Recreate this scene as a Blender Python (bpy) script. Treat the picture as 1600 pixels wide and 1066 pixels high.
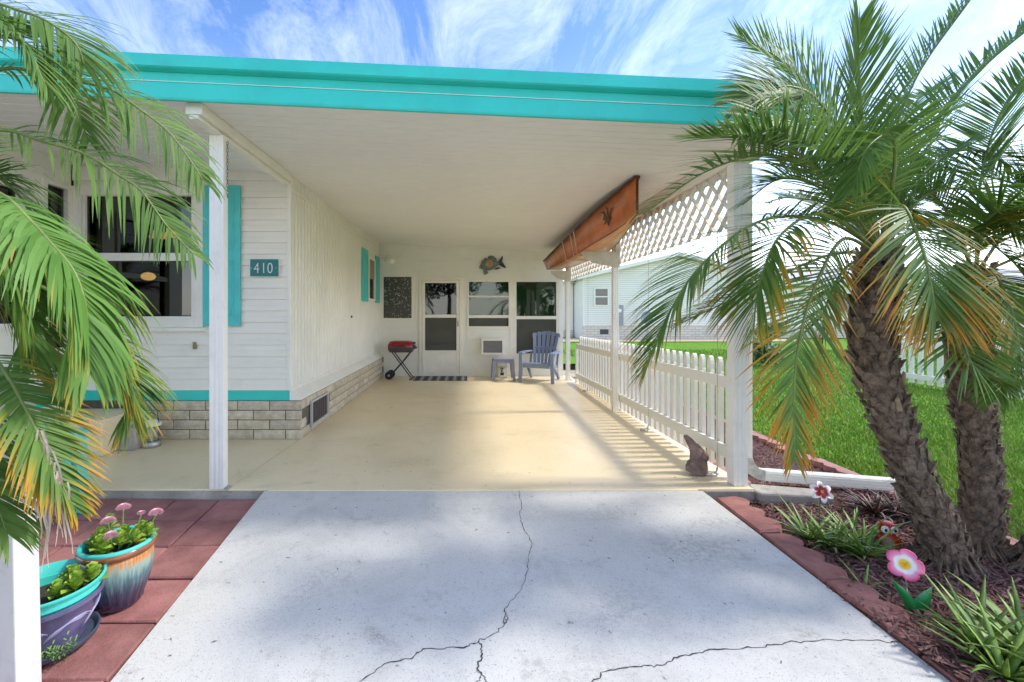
import bpy, bmesh, math, random
import numpy as np
from mathutils import Vector, Matrix
random.seed(7)
R = math.radians
for o in list(bpy.data.objects): bpy.data.objects.remove(o)
sc = bpy.context.scene
COL = sc.collection

# ------------------------------------------------------------------ camera
EYE = 1.30
FPX, VX, VY = 700.0, 730.0, 489.0          # focal length and principal point of the photograph (1600 px wide)
cam_d = bpy.data.cameras.new('camera'); cam = bpy.data.objects.new('camera', cam_d); COL.objects.link(cam)
cam.location = (0, 0, EYE); cam.rotation_euler = (R(90), 0, 0)
cam_d.sensor_width = 36; cam_d.lens = FPX / 1600 * 36
cam_d.shift_x = (800 - VX) / 1600; cam_d.shift_y = (VY - 533) / 1600
cam_d.clip_start = 0.05; cam_d.clip_end = 2000
sc.camera = cam
sc.render.resolution_x, sc.render.resolution_y = 1024, 682

# ------------------------------------------------------------------ sky, sun, exposure
SUN_EL, SUN_AZ = 47.0, 87.0                # azimuth clockwise from +Y
w = bpy.data.worlds.new('World'); sc.world = w; w.use_nodes = True
nt = w.node_tree; N = nt.nodes; Lk = nt.links
N.clear()
out = N.new('ShaderNodeOutputWorld'); bg = N.new('ShaderNodeBackground')
sky = N.new('ShaderNodeTexSky'); sky.sky_type = 'NISHITA'; sky.sun_disc = False
sky.sun_elevation = R(SUN_EL); sky.sun_rotation = R(SUN_AZ)
sky.air_density = 1.0; sky.dust_density = 1.2; sky.ozone_density = 5.0
tc = N.new('ShaderNodeTexCoord'); sep = N.new('ShaderNodeSeparateXYZ')
Lk.new(tc.outputs['Generated'], sep.inputs[0])
def wmath(op, a, b=None):
    n = N.new('ShaderNodeMath'); n.operation = op
    for i, s in enumerate((a, b)):
        if s is None: continue
        if isinstance(s, (int, float)): n.inputs[i].default_value = s
        else: Lk.new(s, n.inputs[i])
    return n.outputs[0]
den = wmath('ADD', wmath('MAXIMUM', sep.outputs['Z'], 0.0), 0.16)
cmb = N.new('ShaderNodeCombineXYZ')
Lk.new(wmath('DIVIDE', sep.outputs['X'], den), cmb.inputs[0]); Lk.new(wmath('DIVIDE', sep.outputs['Y'], den), cmb.inputs[1])
mp = N.new('ShaderNodeMapping'); mp.inputs['Rotation'].default_value = (0, 0, R(-14)); mp.inputs['Scale'].default_value = (1.9, .80, 1)
mp.inputs['Location'].default_value = (1.3, .4, 0)
Lk.new(cmb.outputs[0], mp.inputs[0])
n1 = N.new('ShaderNodeTexNoise'); n1.inputs['Scale'].default_value = 1.9; n1.inputs['Detail'].default_value = 9; n1.inputs['Roughness'].default_value = .72; n1.inputs['Distortion'].default_value = .55
Lk.new(mp.outputs[0], n1.inputs['Vector'])
n2 = N.new('ShaderNodeTexNoise'); n2.inputs['Scale'].default_value = .75; n2.inputs['Detail'].default_value = 3
Lk.new(cmb.outputs[0], n2.inputs['Vector'])
rp = N.new('ShaderNodeValToRGB'); rp.color_ramp.elements[0].position = .42; rp.color_ramp.elements[1].position = .95
Lk.new(wmath('ADD', n1.outputs['Fac'], wmath('MULTIPLY', wmath('SUBTRACT', n2.outputs['Fac'], .5), .55)), rp.inputs[0])
mx = N.new('ShaderNodeMix'); mx.data_type = 'RGBA'
hz = wmath('POWER', wmath('MAXIMUM', wmath('SUBTRACT', 1.0, wmath('MULTIPLY', wmath('MAXIMUM', sep.outputs['Z'], 0.0), 1.9)), 0.0), 2.0)
Lk.new(wmath('MAXIMUM', wmath('MULTIPLY', rp.outputs[0], .12), wmath('MULTIPLY', hz, .26)), mx.inputs['Factor'])
hs = N.new('ShaderNodeHueSaturation'); hs.inputs['Saturation'].default_value = 1.12; hs.inputs['Value'].default_value = .29; hs.inputs['Hue'].default_value = .506
Lk.new(sky.outputs[0], hs.inputs['Color']); Lk.new(hs.outputs[0], mx.inputs['A'])
mx.inputs['B'].default_value = (9.2, 8.9, 8.5, 1)
Lk.new(mx.outputs['Result'], bg.inputs[0]); bg.inputs[1].default_value = 0.15
Lk.new(bg.outputs[0], out.inputs[0])

sun_d = bpy.data.lights.new('sun', 'SUN'); sun = bpy.data.objects.new('sun', sun_d); COL.objects.link(sun)
sun_d.energy = 0.5; sun_d.angle = R(6.0); sun_d.color = (1, .95, .87)
az, el = R(SUN_AZ), R(SUN_EL)
to_sun = Vector((math.sin(az) * math.cos(el), math.cos(az) * math.cos(el), math.sin(el)))
sun.rotation_euler = to_sun.to_track_quat('Z', 'Y').to_euler()
sc.view_settings.view_transform = 'Standard'; sc.view_settings.look = 'None'
sc.view_settings.exposure = 2.85; sc.view_settings.gamma = 1.0
sc.render.engine = 'CYCLES'
sc.cycles.max_bounces = 8; sc.cycles.diffuse_bounces = 5; sc.cycles.transparent_max_bounces = 12

# ------------------------------------------------------------------ helpers: colour and materials
def lin(c):
    c /= 255.0
    return c / 12.92 if c <= .04045 else ((c + .055) / 1.055) ** 2.4
def S(r, g, b): return (lin(r), lin(g), lin(b))
class NT:
    def __init__(s, name):
        s.m = bpy.data.materials.new(name); s.m.use_nodes = True
        s.t = s.m.node_tree; s.n = s.t.nodes; s.l = s.t.links
        s.p = s.n['Principled BSDF']; s.out = s.n['Material Output']
    def new(s, typ, **kw):
        n = s.n.new(typ)
        for k, v in kw.items(): setattr(n, k, v)
        return n
    def link(s, a, b): s.l.new(a, b)
    def math(s, op, a, b=None, c=None):
        n = s.new('ShaderNodeMath', operation=op)
        for i, x in enumerate((a, b, c)):
            if x is None: continue
            if isinstance(x, (int, float)): n.inputs[i].default_value = x
            else: s.link(x, n.inputs[i])
        return n.outputs[0]
    def mix(s, f, a, b):
        n = s.new('ShaderNodeMix', data_type='RGBA')
        for nm, x in (('Factor', f), ('A', a), ('B', b)):
            i = n.inputs[nm]
            if isinstance(x, (int, float)): i.default_value = x
            elif isinstance(x, tuple): i.default_value = (*x[:3], 1)
            else: s.link(x, i)
        return n.outputs['Result']
    def coords(s, rand=True):
        tc = s.new('ShaderNodeTexCoord')
        if not rand: return tc.outputs['Object']
        oi = s.new('ShaderNodeObjectInfo'); va = s.new('ShaderNodeVectorMath', operation='ADD')
        mu = s.math('MULTIPLY', oi.outputs['Random'], 37.0)
        s.link(tc.outputs['Object'], va.inputs[0]); s.link(mu, va.inputs[1])
        return va.outputs[0]
    def noise(s, vec, scale, detail=4, rough=.55, dist=0):
        n = s.new('ShaderNodeTexNoise'); n.inputs['Scale'].default_value = scale; n.inputs['Detail'].default_value = detail
        n.inputs['Roughness'].default_value = rough; n.inputs['Distortion'].default_value = dist
        s.link(vec, n.inputs['Vector']); return n.outputs['Fac']
    def ramp(s, f, a, b):
        n = s.new('ShaderNodeMapRange'); n.inputs['From Min'].default_value = a; n.inputs['From Max'].default_value = b
        s.link(f, n.inputs['Value']); return n.outputs['Result']
    def bump(s, h, strength=.3, dist=.01):
        b = s.new('ShaderNodeBump'); b.inputs['Strength'].default_value = strength; b.inputs['Distance'].default_value = dist
        s.link(h, b.inputs['Height']); s.link(b.outputs[0], s.p.inputs['Normal'])
def M(name, col, rough=.6, var=.12, scale=6, bump=0, bscale=60, metal=0, col2=None, rand=0, dirt=0, emit=0, spec=.5, coat=0):
    t = NT(name); v = t.coords()
    a = tuple(c * (1 - var) for c in col); b = col2 or tuple(min(1, c * (1 + var)) for c in col)
    c = t.mix(t.ramp(t.noise(v, scale, 5), .3, .7), a, b)
    if dirt:
        c = t.mix(t.math('MULTIPLY', t.ramp(t.noise(v, scale * 3.3, 6, .65), .52, .78), dirt), c, (.10, .085, .06))
    if rand:
        oi = t.new('ShaderNodeObjectInfo'); h = t.new('ShaderNodeHueSaturation')
        t.link(t.math('MULTIPLY_ADD', oi.outputs['Random'], 2 * rand, 1 - rand), h.inputs['Value']); t.link(c, h.inputs['Color']); c = h.outputs[0]
    t.link(c, t.p.inputs['Base Color'])
    t.p.inputs['Roughness'].default_value = rough; t.p.inputs['Metallic'].default_value = metal
    t.p.inputs['Specular IOR Level'].default_value = spec
    if coat: t.p.inputs['Coat Weight'].default_value = coat; t.p.inputs['Coat Roughness'].default_value = .08
    if bump: t.bump(t.noise(v, bscale, 4), bump, .01)
    if emit: t.link(c, t.p.inputs['Emission Color']); t.p.inputs['Emission Strength'].default_value = emit
    return t.m
def glass_mat(name, tint, refl=1.0, haze=0.0, hazecol=(.05, .06, .06)):
    t = NT(name)
    tr = t.new('ShaderNodeBsdfTransparent'); tr.inputs[0].default_value = (*tint, 1)
    gl = t.new('ShaderNodeBsdfGlossy'); gl.inputs['Roughness'].default_value = .02; gl.inputs[0].default_value = (refl, refl, refl, 1)
    fr = t.new('ShaderNodeFresnel'); fr.inputs[0].default_value = 1.55
    df = t.new('ShaderNodeBsdfDiffuse'); df.inputs[0].default_value = (*hazecol, 1)
    m0 = t.new('ShaderNodeMixShader'); m0.inputs[0].default_value = haze
    t.link(tr.outputs[0], m0.inputs[1]); t.link(df.outputs[0], m0.inputs[2])
    m1 = t.new('ShaderNodeMixShader')
    t.link(t.math('MINIMUM', t.math('MULTIPLY', fr.outputs[0], 1.3), 1.0), m1.inputs[0]); t.link(m0.outputs[0], m1.inputs[1]); t.link(gl.outputs[0], m1.inputs[2])
    t.link(m1.outputs[0], t.out.inputs[0]); return t.m

WHITE = (.85, .82, .72)
m_white = M('white_paint', WHITE, .45, .05, 3, dirt=.10)
m_alu = M('white_aluminium', (.88, .85, .76), .35, .04, 3, dirt=.12)
m_siding = M('vinyl_siding', (.86, .82, .71), .5, .04, 2, dirt=.06)
m_panel = M('ribbed_panel', (.82, .795, .71), .5, .05, 1.5, dirt=.08)
m_ceil = M('ceiling_paint', (.85, .83, .78), .5, .03, 1.2, dirt=.05)
m_backwall = M('back_wall_paint', (.82, .81, .72), .55, .05, 1.6, dirt=.08)
m_teal = M('turquoise_paint', S(52, 206, 190), .42, .10, 2, dirt=.12)
m_teal2 = M('turquoise_shutter', S(78, 198, 196), .5, .08, 6, dirt=.08)
m_teal3 = M('turquoise_chair', S(95, 205, 205), .5, .06, 5)
m_vinyl = M('white_vinyl', (.84, .81, .71), .4, .03, 3, dirt=.07)
m_lattice = M('lattice_vinyl', (.76, .71, .62), .5, .06, 4)
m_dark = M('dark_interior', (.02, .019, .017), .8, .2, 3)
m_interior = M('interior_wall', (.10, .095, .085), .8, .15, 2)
m_curtain = M('grey_curtain', (.17, .155, .135), .9, .2, 14)
m_glass = glass_mat('window_glass', (.30, .33, .31))
m_glass_g = glass_mat('green_glass', (.30, .48, .32), 1.0, .30, (.02, .075, .03))
m_screen = glass_mat('insect_screen', (.45, .46, .42), .3, .55, (.15, .155, .13))
m_mortar = M('mortar', (.13, .115, .09), .9, .25, 20, bump=.4, bscale=80)
m_brick = M('split_face_brick', (.58, .49, .34), .85, .16, 14, bump=.9, bscale=55, col2=(.70, .61, .44), rand=.10, dirt=.28)
m_black = M('black_metal', (.02, .02, .02), .4, .2, 10)
m_darkgrey = M('dark_grey_plastic', (.06, .06, .065), .5, .2, 10)
m_rubber = M('black_rubber', (.018, .018, .018), .8, .2, 10)
m_red = M('red_enamel', S(150, 20, 34), .22, .06, 4, coat=.5)
m_metal = M('galvanised_metal', (.45, .45, .44), .4, .15, 20, metal=.7)
m_resin = M('blue_grey_resin', S(128, 140, 164), .5, .06, 5)
m_table = M('lilac_grey_resin', S(142, 145, 168), .5, .06, 5)
m_conc = M('raw_concrete', (.40, .37, .31), .9, .25, 5, bump=.5, bscale=40, dirt=.5)
m_joint = M('joint_filler', (.70, .58, .36), .7, .15, 10)
m_crack = M('crack_shadow_gap', (.05, .05, .055), .95, .3, 30)
m_paver = M('red_paver', (.32, .125, .11), .85, .20, 7, bump=.5, bscale=70, rand=.14, dirt=.35, col2=(.41, .175, .155))
m_edge_red = M('red_edging', (.31, .115, .092), .85, .22, 9, bump=.6, bscale=60, rand=.12, dirt=.45, col2=(.39, .16, .13))
m_edge_pink = M('faded_edging', (.42, .20, .17), .85, .18, 9, bump=.5, bscale=60, rand=.10, dirt=.25)
m_soil = M('potting_soil', (.05, .035, .022), .95, .4, 40, bump=.8, bscale=90)
m_wood = M('varnished_plywood', S(182, 92, 40), .34, .18, 5, coat=.2, col2=S(204, 114, 56))
m_wood_l = M('varnished_plywood_pale', S(214, 148, 88), .3, .14, 5, coat=.3)
m_woodtrim = M('dark_gunwale', S(60, 34, 20), .4, .2, 8)
m_rope = M('pale_rope', (.62, .50, .36), .9, .2, 40)
m_ply = M('weathered_ply', (.58, .54, .43), .8, .12, 7, dirt=.25)
m_plaque = M('green_plaque', S(8, 116, 114), .45, .08, 8)
m_plaque_w = M('plaque_white', (.78, .80, .78), .4, .03, 5)
m_fishb = M('fish_blue_patina', S(84, 112, 116), .5, .35, 30, col2=S(130, 140, 128), dirt=.3)
m_fisht = M('fish_tan', S(178, 142, 108), .6, .2, 20)
m_fishd = M('fish_dark_outline', S(38, 58, 62), .5, .25, 30)
m_brown = M('weathered_brown_stone', S(112, 90, 84), .85, .28, 16, bump=.7, bscale=60, col2=S(150, 124, 114))
m_purple = M('purple_glaze', S(78, 74, 108), .25, .22, 7, coat=.4, col2=S(104, 98, 136))
m_purple_hi = M('purple_glaze_relief', S(150, 150, 178), .3, .1, 9, coat=.3)
m_turq_pot = M('turquoise_plastic', S(70, 196, 182), .4, .06, 5)
m_saucer = M('slate_saucer', S(70, 78, 96), .4, .15, 8)
m_succ = M('succulent_leaf', (.25, .42, .045), .4, .3, 22, col2=(.42, .58, .08), spec=.4)
m_pink = M('pink_blossom', (.80, .47, .55), .7, .15, 40)
m_stem = M('green_stem', (.16, .26, .06), .6, .2, 20)
m_owl = M('owl_orange', S(224, 84, 30), .35, .25, 26, col2=S(200, 52, 20))
m_owlb = M('owl_belly', S(210, 190, 160), .5, .3, 45, col2=S(150, 112, 90))
m_eyew = M('eye_white', (.82, .84, .82), .3, .02, 5)
m_green_tin = M('green_painted_tin', S(20, 118, 58), .35, .15, 8, spec=.5)
m_aloe = M('aloe_leaf', (.13, .25, .035), .45, .35, 12, col2=(.28, .42, .07), rand=.22)
m_brom = M('bromeliad_leaf', (.075, .085, .03), .5, .5, 9, col2=(.16, .06, .05), rand=.3)
m_bark = M('palm_bark', (.12, .075, .05), .95, .45, 22, bump=1, bscale=70, col2=(.30, .225, .165))
m_stub = M('palm_leaf_stub', (.27, .20, .125), .9, .3, 22, bump=.6, bscale=60, rand=.2)
m_fibre = M('palm_fibre', (.16, .105, .07), .95, .5, 30, col2=(.25, .18, .12))
m_asphalt = M('pale_bounce_asphalt', (.26, .255, .24), .9, .2, 30)  # street behind the camera, lightened to bounce light into the carport
m_gravel = M('tan_gravel', (.52, .42, .27), .95, .3, 30, bump=.6, bscale=50)
m_roof = M('pale_shingle', (.55, .54, .50), .9, .1, 8)
m_greybox = M('grey_meter_box', (.30, .33, .34), .5, .1, 8)
m_bush = M('bush_leaf', (.07, .15, .025), .6, .5, 5, col2=(.15, .25, .05))
m_tree_leaf = M('tree_leaf', (.035, .07, .018), .6, .5, 1.5, col2=(.07, .12, .03))
m_tree_bark = M('tree_bark', (.10, .075, .055), .95, .3, 8)
m_bulb = M('lit_bulb', (1.0, .50, .16), .5, .05, 3, emit=.8)
m_frost = None

def stain(t, v, c, spots, col):
    for (x, y, rx, ry, ang, k) in spots:
        m = t.new('ShaderNodeMapping'); m.vector_type = 'TEXTURE'; m.inputs['Location'].default_value = (x, y, 0); m.inputs['Rotation'].default_value = (0, 0, ang); m.inputs['Scale'].default_value = (rx, ry, 50)
        t.link(v, m.inputs[0]); ln = t.new('ShaderNodeVectorMath', operation='LENGTH'); t.link(m.outputs[0], ln.inputs[0])
        f = t.math('MULTIPLY', t.ramp(ln.outputs['Value'], 1.0, .15), t.ramp(t.noise(v, 38, 6, .75, .6), .42, .66)); c = t.mix(t.math('MULTIPLY', f, k), c, col)
    return c
def mat_driveway():
    t = NT('painted_concrete_driveway'); v = t.coords(False)
    c = t.mix(t.ramp(t.noise(v, 1.1, 4), .3, .7), (.57, .55, .50), (.65, .63, .58))
    c = t.mix(t.math('MULTIPLY', t.ramp(t.noise(v, 2.3, 7, .7, .4), .48, .74), .42), c, (.27, .27, .255))
    c = t.mix(t.math('MULTIPLY', t.ramp(t.noise(v, 6.1, 6, .75), .58, .74), .50), c, (.20, .195, .17))
    c = t.mix(t.math('MULTIPLY', t.ramp(t.noise(v, 170, 2, .5), .60, .72), .6), c, (.07, .07, .07))
    c = t.mix(t.math('MULTIPLY', t.ramp(t.noise(v, 26, 3, .6), .68, .74), .7), c, (.10, .09, .075))
    c = t.mix(t.math('MULTIPLY', t.ramp(t.noise(v, 75, 3, .6), .58, .72), .22), c, (.18, .175, .165))
    c = stain(t, v, c, [(-.38, 1.93, .16, .05, -.7, .75), (1.32, 2.56, .42, .30, .2, .55), (1.55, 2.85, .20, .09, 0, .6), (1.47, 1.95, .10, .05, .2, .8), (.72, 2.10, .35, .22, .4, .40), (.95, 2.95, .45, .12, 0, .40), (-.75, 2.30, .25, .18, .9, .35), (-.55, 2.85, .12, .05, .2, .5), (.45, 1.75, .30, .12, .3, .3)], (.15, .145, .12))
    t.link(c, t.p.inputs['Base Color']); t.p.inputs['Roughness'].default_value = .75
    t.bump(t.noise(v, 130, 4), .25, .006); return t.m
def mat_slab():
    t = NT('tan_painted_slab'); v = t.coords(False)
    c = t.mix(t.ramp(t.noise(v, .8, 4), .3, .7), (.80, .65, .40), (.87, .73, .475))
    c = t.mix(t.math('MULTIPLY', t.ramp(t.noise(v, 1.9, 7, .7, .5), .52, .75), .30), c, (.40, .30, .15))
    c = t.mix(t.math('MULTIPLY', t.ramp(t.noise(v, 60, 3, .6), .62, .74), .40), c, (.22, .18, .10))
    c = t.mix(t.math('MULTIPLY', t.ramp(t.noise(v, 5.5, 8, .72, .8), .58, .74), .38), c, (.33, .24, .12))
    c = stain(t, v, c, [(1.30, 3.40, .16, .03, 0, .6), (-1.22, 3.42, .10, .04, .5, .6), (-.55, 3.9, .35, .22, .2, .5), (.30, 3.6, .3, .08, 0, .4), (-1.0, 4.6, .5, .3, .4, .35), (-.1, 5.4, .5, .5, 0, .3), (-1.75, 3.6, .2, .2, 0, .45), (1.7, 4.2, .2, .6, 0, .4), (.6, 7.2, .7, .5, 0, .3), (-.8, 7.6, .6, .6, 0, .3)], (.26, .18, .09))
    t.link(c, t.p.inputs['Base Color'])
    t.link(t.math('MULTIPLY_ADD', t.noise(v, 2.2, 5), .25, .24), t.p.inputs['Roughness'])
    t.bump(t.noise(v, 90, 4), .12, .004); return t.m
def mat_grass(name, a, b):
    t = NT(name); v = t.coords(False)
    c = t.mix(t.ramp(t.noise(v, .9, 5), .3, .7), a, b)
    c = t.mix(t.math('MULTIPLY', t.ramp(t.noise(v, 60, 3), .45, .75), .5), c, tuple(x * .5 for x in a))
    t.link(c, t.p.inputs['Base Color']); t.p.inputs['Roughness'].default_value = .8
    t.p.inputs['Specular IOR Level'].default_value = .2
    t.bump(t.noise(v, 45, 4), .8, .03); return t.m
def mat_mulch(name, a, b):
    t = NT(name); v = t.coords()
    at = t.new('ShaderNodeAttribute', attribute_name='Col'); s = t.new('ShaderNodeSeparateColor'); t.link(at.outputs['Color'], s.inputs[0])
    c = t.mix(s.outputs[0], a, b); c = t.mix(t.math('MULTIPLY', s.outputs[1], .7), c, (.34, .25, .19))
    t.link(c, t.p.inputs['Base Color']); t.p.inputs['Roughness'].default_value = .9; return t.m
def mat_frond(name, g1, g2):
    # Col: R = position along the leaflet, G = age of the frond, B = random per leaflet
    t = NT(name)
    at = t.new('ShaderNodeAttribute', attribute_name='Col'); s = t.new('ShaderNodeSeparateColor'); t.link(at.outputs['Color'], s.inputs[0])
    c = t.mix(s.outputs[2], g1, g2)
    k = t.math('ADD', t.math('MULTIPLY', s.outputs[0], .75), t.math('MULTIPLY', s.outputs[2], .3))
    k = t.math('SUBTRACT', t.math('ADD', k, t.math('MULTIPLY', s.outputs[1], 1.25)), 1.2)
    c = t.mix(t.ramp(k, 0, .28), c, (.46, .30, .03)); c = t.mix(t.ramp(k, .26, .50), c, (.58, .23, .028))
    c = t.mix(t.ramp(k, .55, .85), c, (.55, .43, .30))
    t.link(c, t.p.inputs['Base Color']); t.p.inputs['Roughness'].default_value = .5
    t.p.inputs['Specular IOR Level'].default_value = .3
    tr = t.new('ShaderNodeBsdfTranslucent'); t.link(c, tr.inputs[0]); ms = t.new('ShaderNodeMixShader'); ms.inputs[0].default_value = .36
    t.link(t.p.outputs[0], ms.inputs[1]); t.link(tr.outputs[0], ms.inputs[2]); t.link(ms.outputs[0], t.out.inputs[0]); return t.m
def mat_vcol(name, rough=.4):
    t = NT(name); at = t.new('ShaderNodeAttribute', attribute_name='Col'); t.link(at.outputs['Color'], t.p.inputs['Base Color'])
    t.p.inputs['Roughness'].default_value = rough; return t.m
def mat_glaze():
    t = NT('drip_glaze'); tcn = t.new('ShaderNodeTexCoord'); s = t.new('ShaderNodeSeparateXYZ'); t.link(tcn.outputs['Object'], s.inputs[0])
    ang = t.math('ARCTAN2', s.outputs[1], s.outputs[0]); cb = t.new('ShaderNodeCombineXYZ')
    t.link(t.math('MULTIPLY', ang, 11), cb.inputs[0]); t.link(t.math('MULTIPLY', s.outputs[2], 7), cb.inputs[2])
    nz = t.noise(cb.outputs[0], 1.6, 4, .6)
    z = t.math('ADD', t.math('DIVIDE', s.outputs[2], .27), t.math('MULTIPLY', t.math('SUBTRACT', nz, .5), .55))
    r = t.new('ShaderNodeValToRGB'); e = r.color_ramp.elements
    e[0].position = .08; e[0].color = (*S(48, 38, 62), 1); e[1].position = .95; e[1].color = (*S(150, 86, 44), 1)
    for p, c in ((.30, S(58, 66, 84)), (.52, S(98, 128, 132)), (.68, S(138, 164, 150)), (.78, S(196, 128, 60))):
        x = e.new(p); x.color = (*c, 1)
    t.link(z, r.inputs[0]); t.link(r.outputs[0], t.p.inputs['Base Color']); t.p.inputs['Roughness'].default_value = .15
    t.p.inputs['Coat Weight'].default_value = .6; return t.m
def mat_skirt_far():
    t = NT('far_brick_skirt'); v = t.coords(False); mpn = t.new('ShaderNodeMapping'); mpn.inputs['Rotation'].default_value = (R(90), 0, 0); t.link(v, mpn.inputs[0])
    b = t.new('ShaderNodeTexBrick'); b.inputs['Color1'].default_value = (.66, .60, .50, 1); b.inputs['Color2'].default_value = (.74, .68, .58, 1)
    b.inputs['Mortar'].default_value = (.42, .38, .32, 1); b.inputs['Scale'].default_value = 1.0; b.inputs['Brick Width'].default_value = .4; b.inputs['Row Height'].default_value = .13; b.inputs['Mortar Size'].default_value = .012
    t.link(mpn.outputs[0], b.inputs[0]); t.link(b.outputs[0], t.p.inputs['Base Color']); t.p.inputs['Roughness'].default_value = .9; return t.m
def mat_floral():
    t = NT('floral_frosted_film'); v = t.coords(False)
    vo = t.new('ShaderNodeTexVoronoi'); vo.inputs['Scale'].default_value = 26; t.link(v, vo.inputs['Vector'])
    f = t.math('MULTIPLY', t.ramp(vo.outputs['Distance'], .36, .16), t.ramp(t.noise(v, 11, 3), .42, .56))
    t.link(t.mix(f, (.055, .06, .052), (.50, .52, .48)), t.p.inputs['Base Color']); t.p.inputs['Roughness'].default_value = .12; return t.m
def mat_mat():
    t = NT('striped_door_mat'); v = t.coords(False); s = t.new('ShaderNodeSeparateXYZ'); t.link(v, s.inputs[0])
    f = t.math('PINGPONG', t.math('MULTIPLY', s.outputs[0], 6.2), .5)
    n = t.noise(v, 70, 3)
    c = t.mix(t.ramp(f, .20, .24), (.035, .036, .04), (.20, .20, .20)); c = t.mix(t.ramp(f, .40, .43), c, (.48, .47, .44))
    c = t.mix(t.math('MULTIPLY', n, .4), c, (.10, .10, .10)); t.link(c, t.p.inputs['Base Color']); t.p.inputs['Roughness'].default_value = .95
    t.bump(n, .6, .01); return t.m
m_drive, m_slab = mat_driveway(), mat_slab()
m_lawn = mat_grass('lawn_grass', (.12, .28, .015), (.17, .35, .022))
m_mulch_ground = mat_grass('mulch_ground', (.12, .06, .05), (.17, .09, .075))
m_chip = mat_mulch('mulch_chips', (.15, .062, .05), (.26, .135, .115))
m_blade = mat_mulch('grass_blade', (.15, .28, .022), (.30, .44, .055))
m_frond = mat_frond('palm_leaflet', (.09, .185, .033), (.18, .30, .065))
m_frond_b = mat_frond('palm_leaflet_bright', (.11, .24, .035), (.18, .34, .075))
m_rachis = M('palm_rachis', (.17, .22, .055), .5, .25, 14)
m_vcol, m_glaze, m_skirt_far, m_floral, m_doormat = mat_vcol('painted_petal'), mat_glaze(), mat_skirt_far(), mat_floral(), mat_mat()

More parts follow.
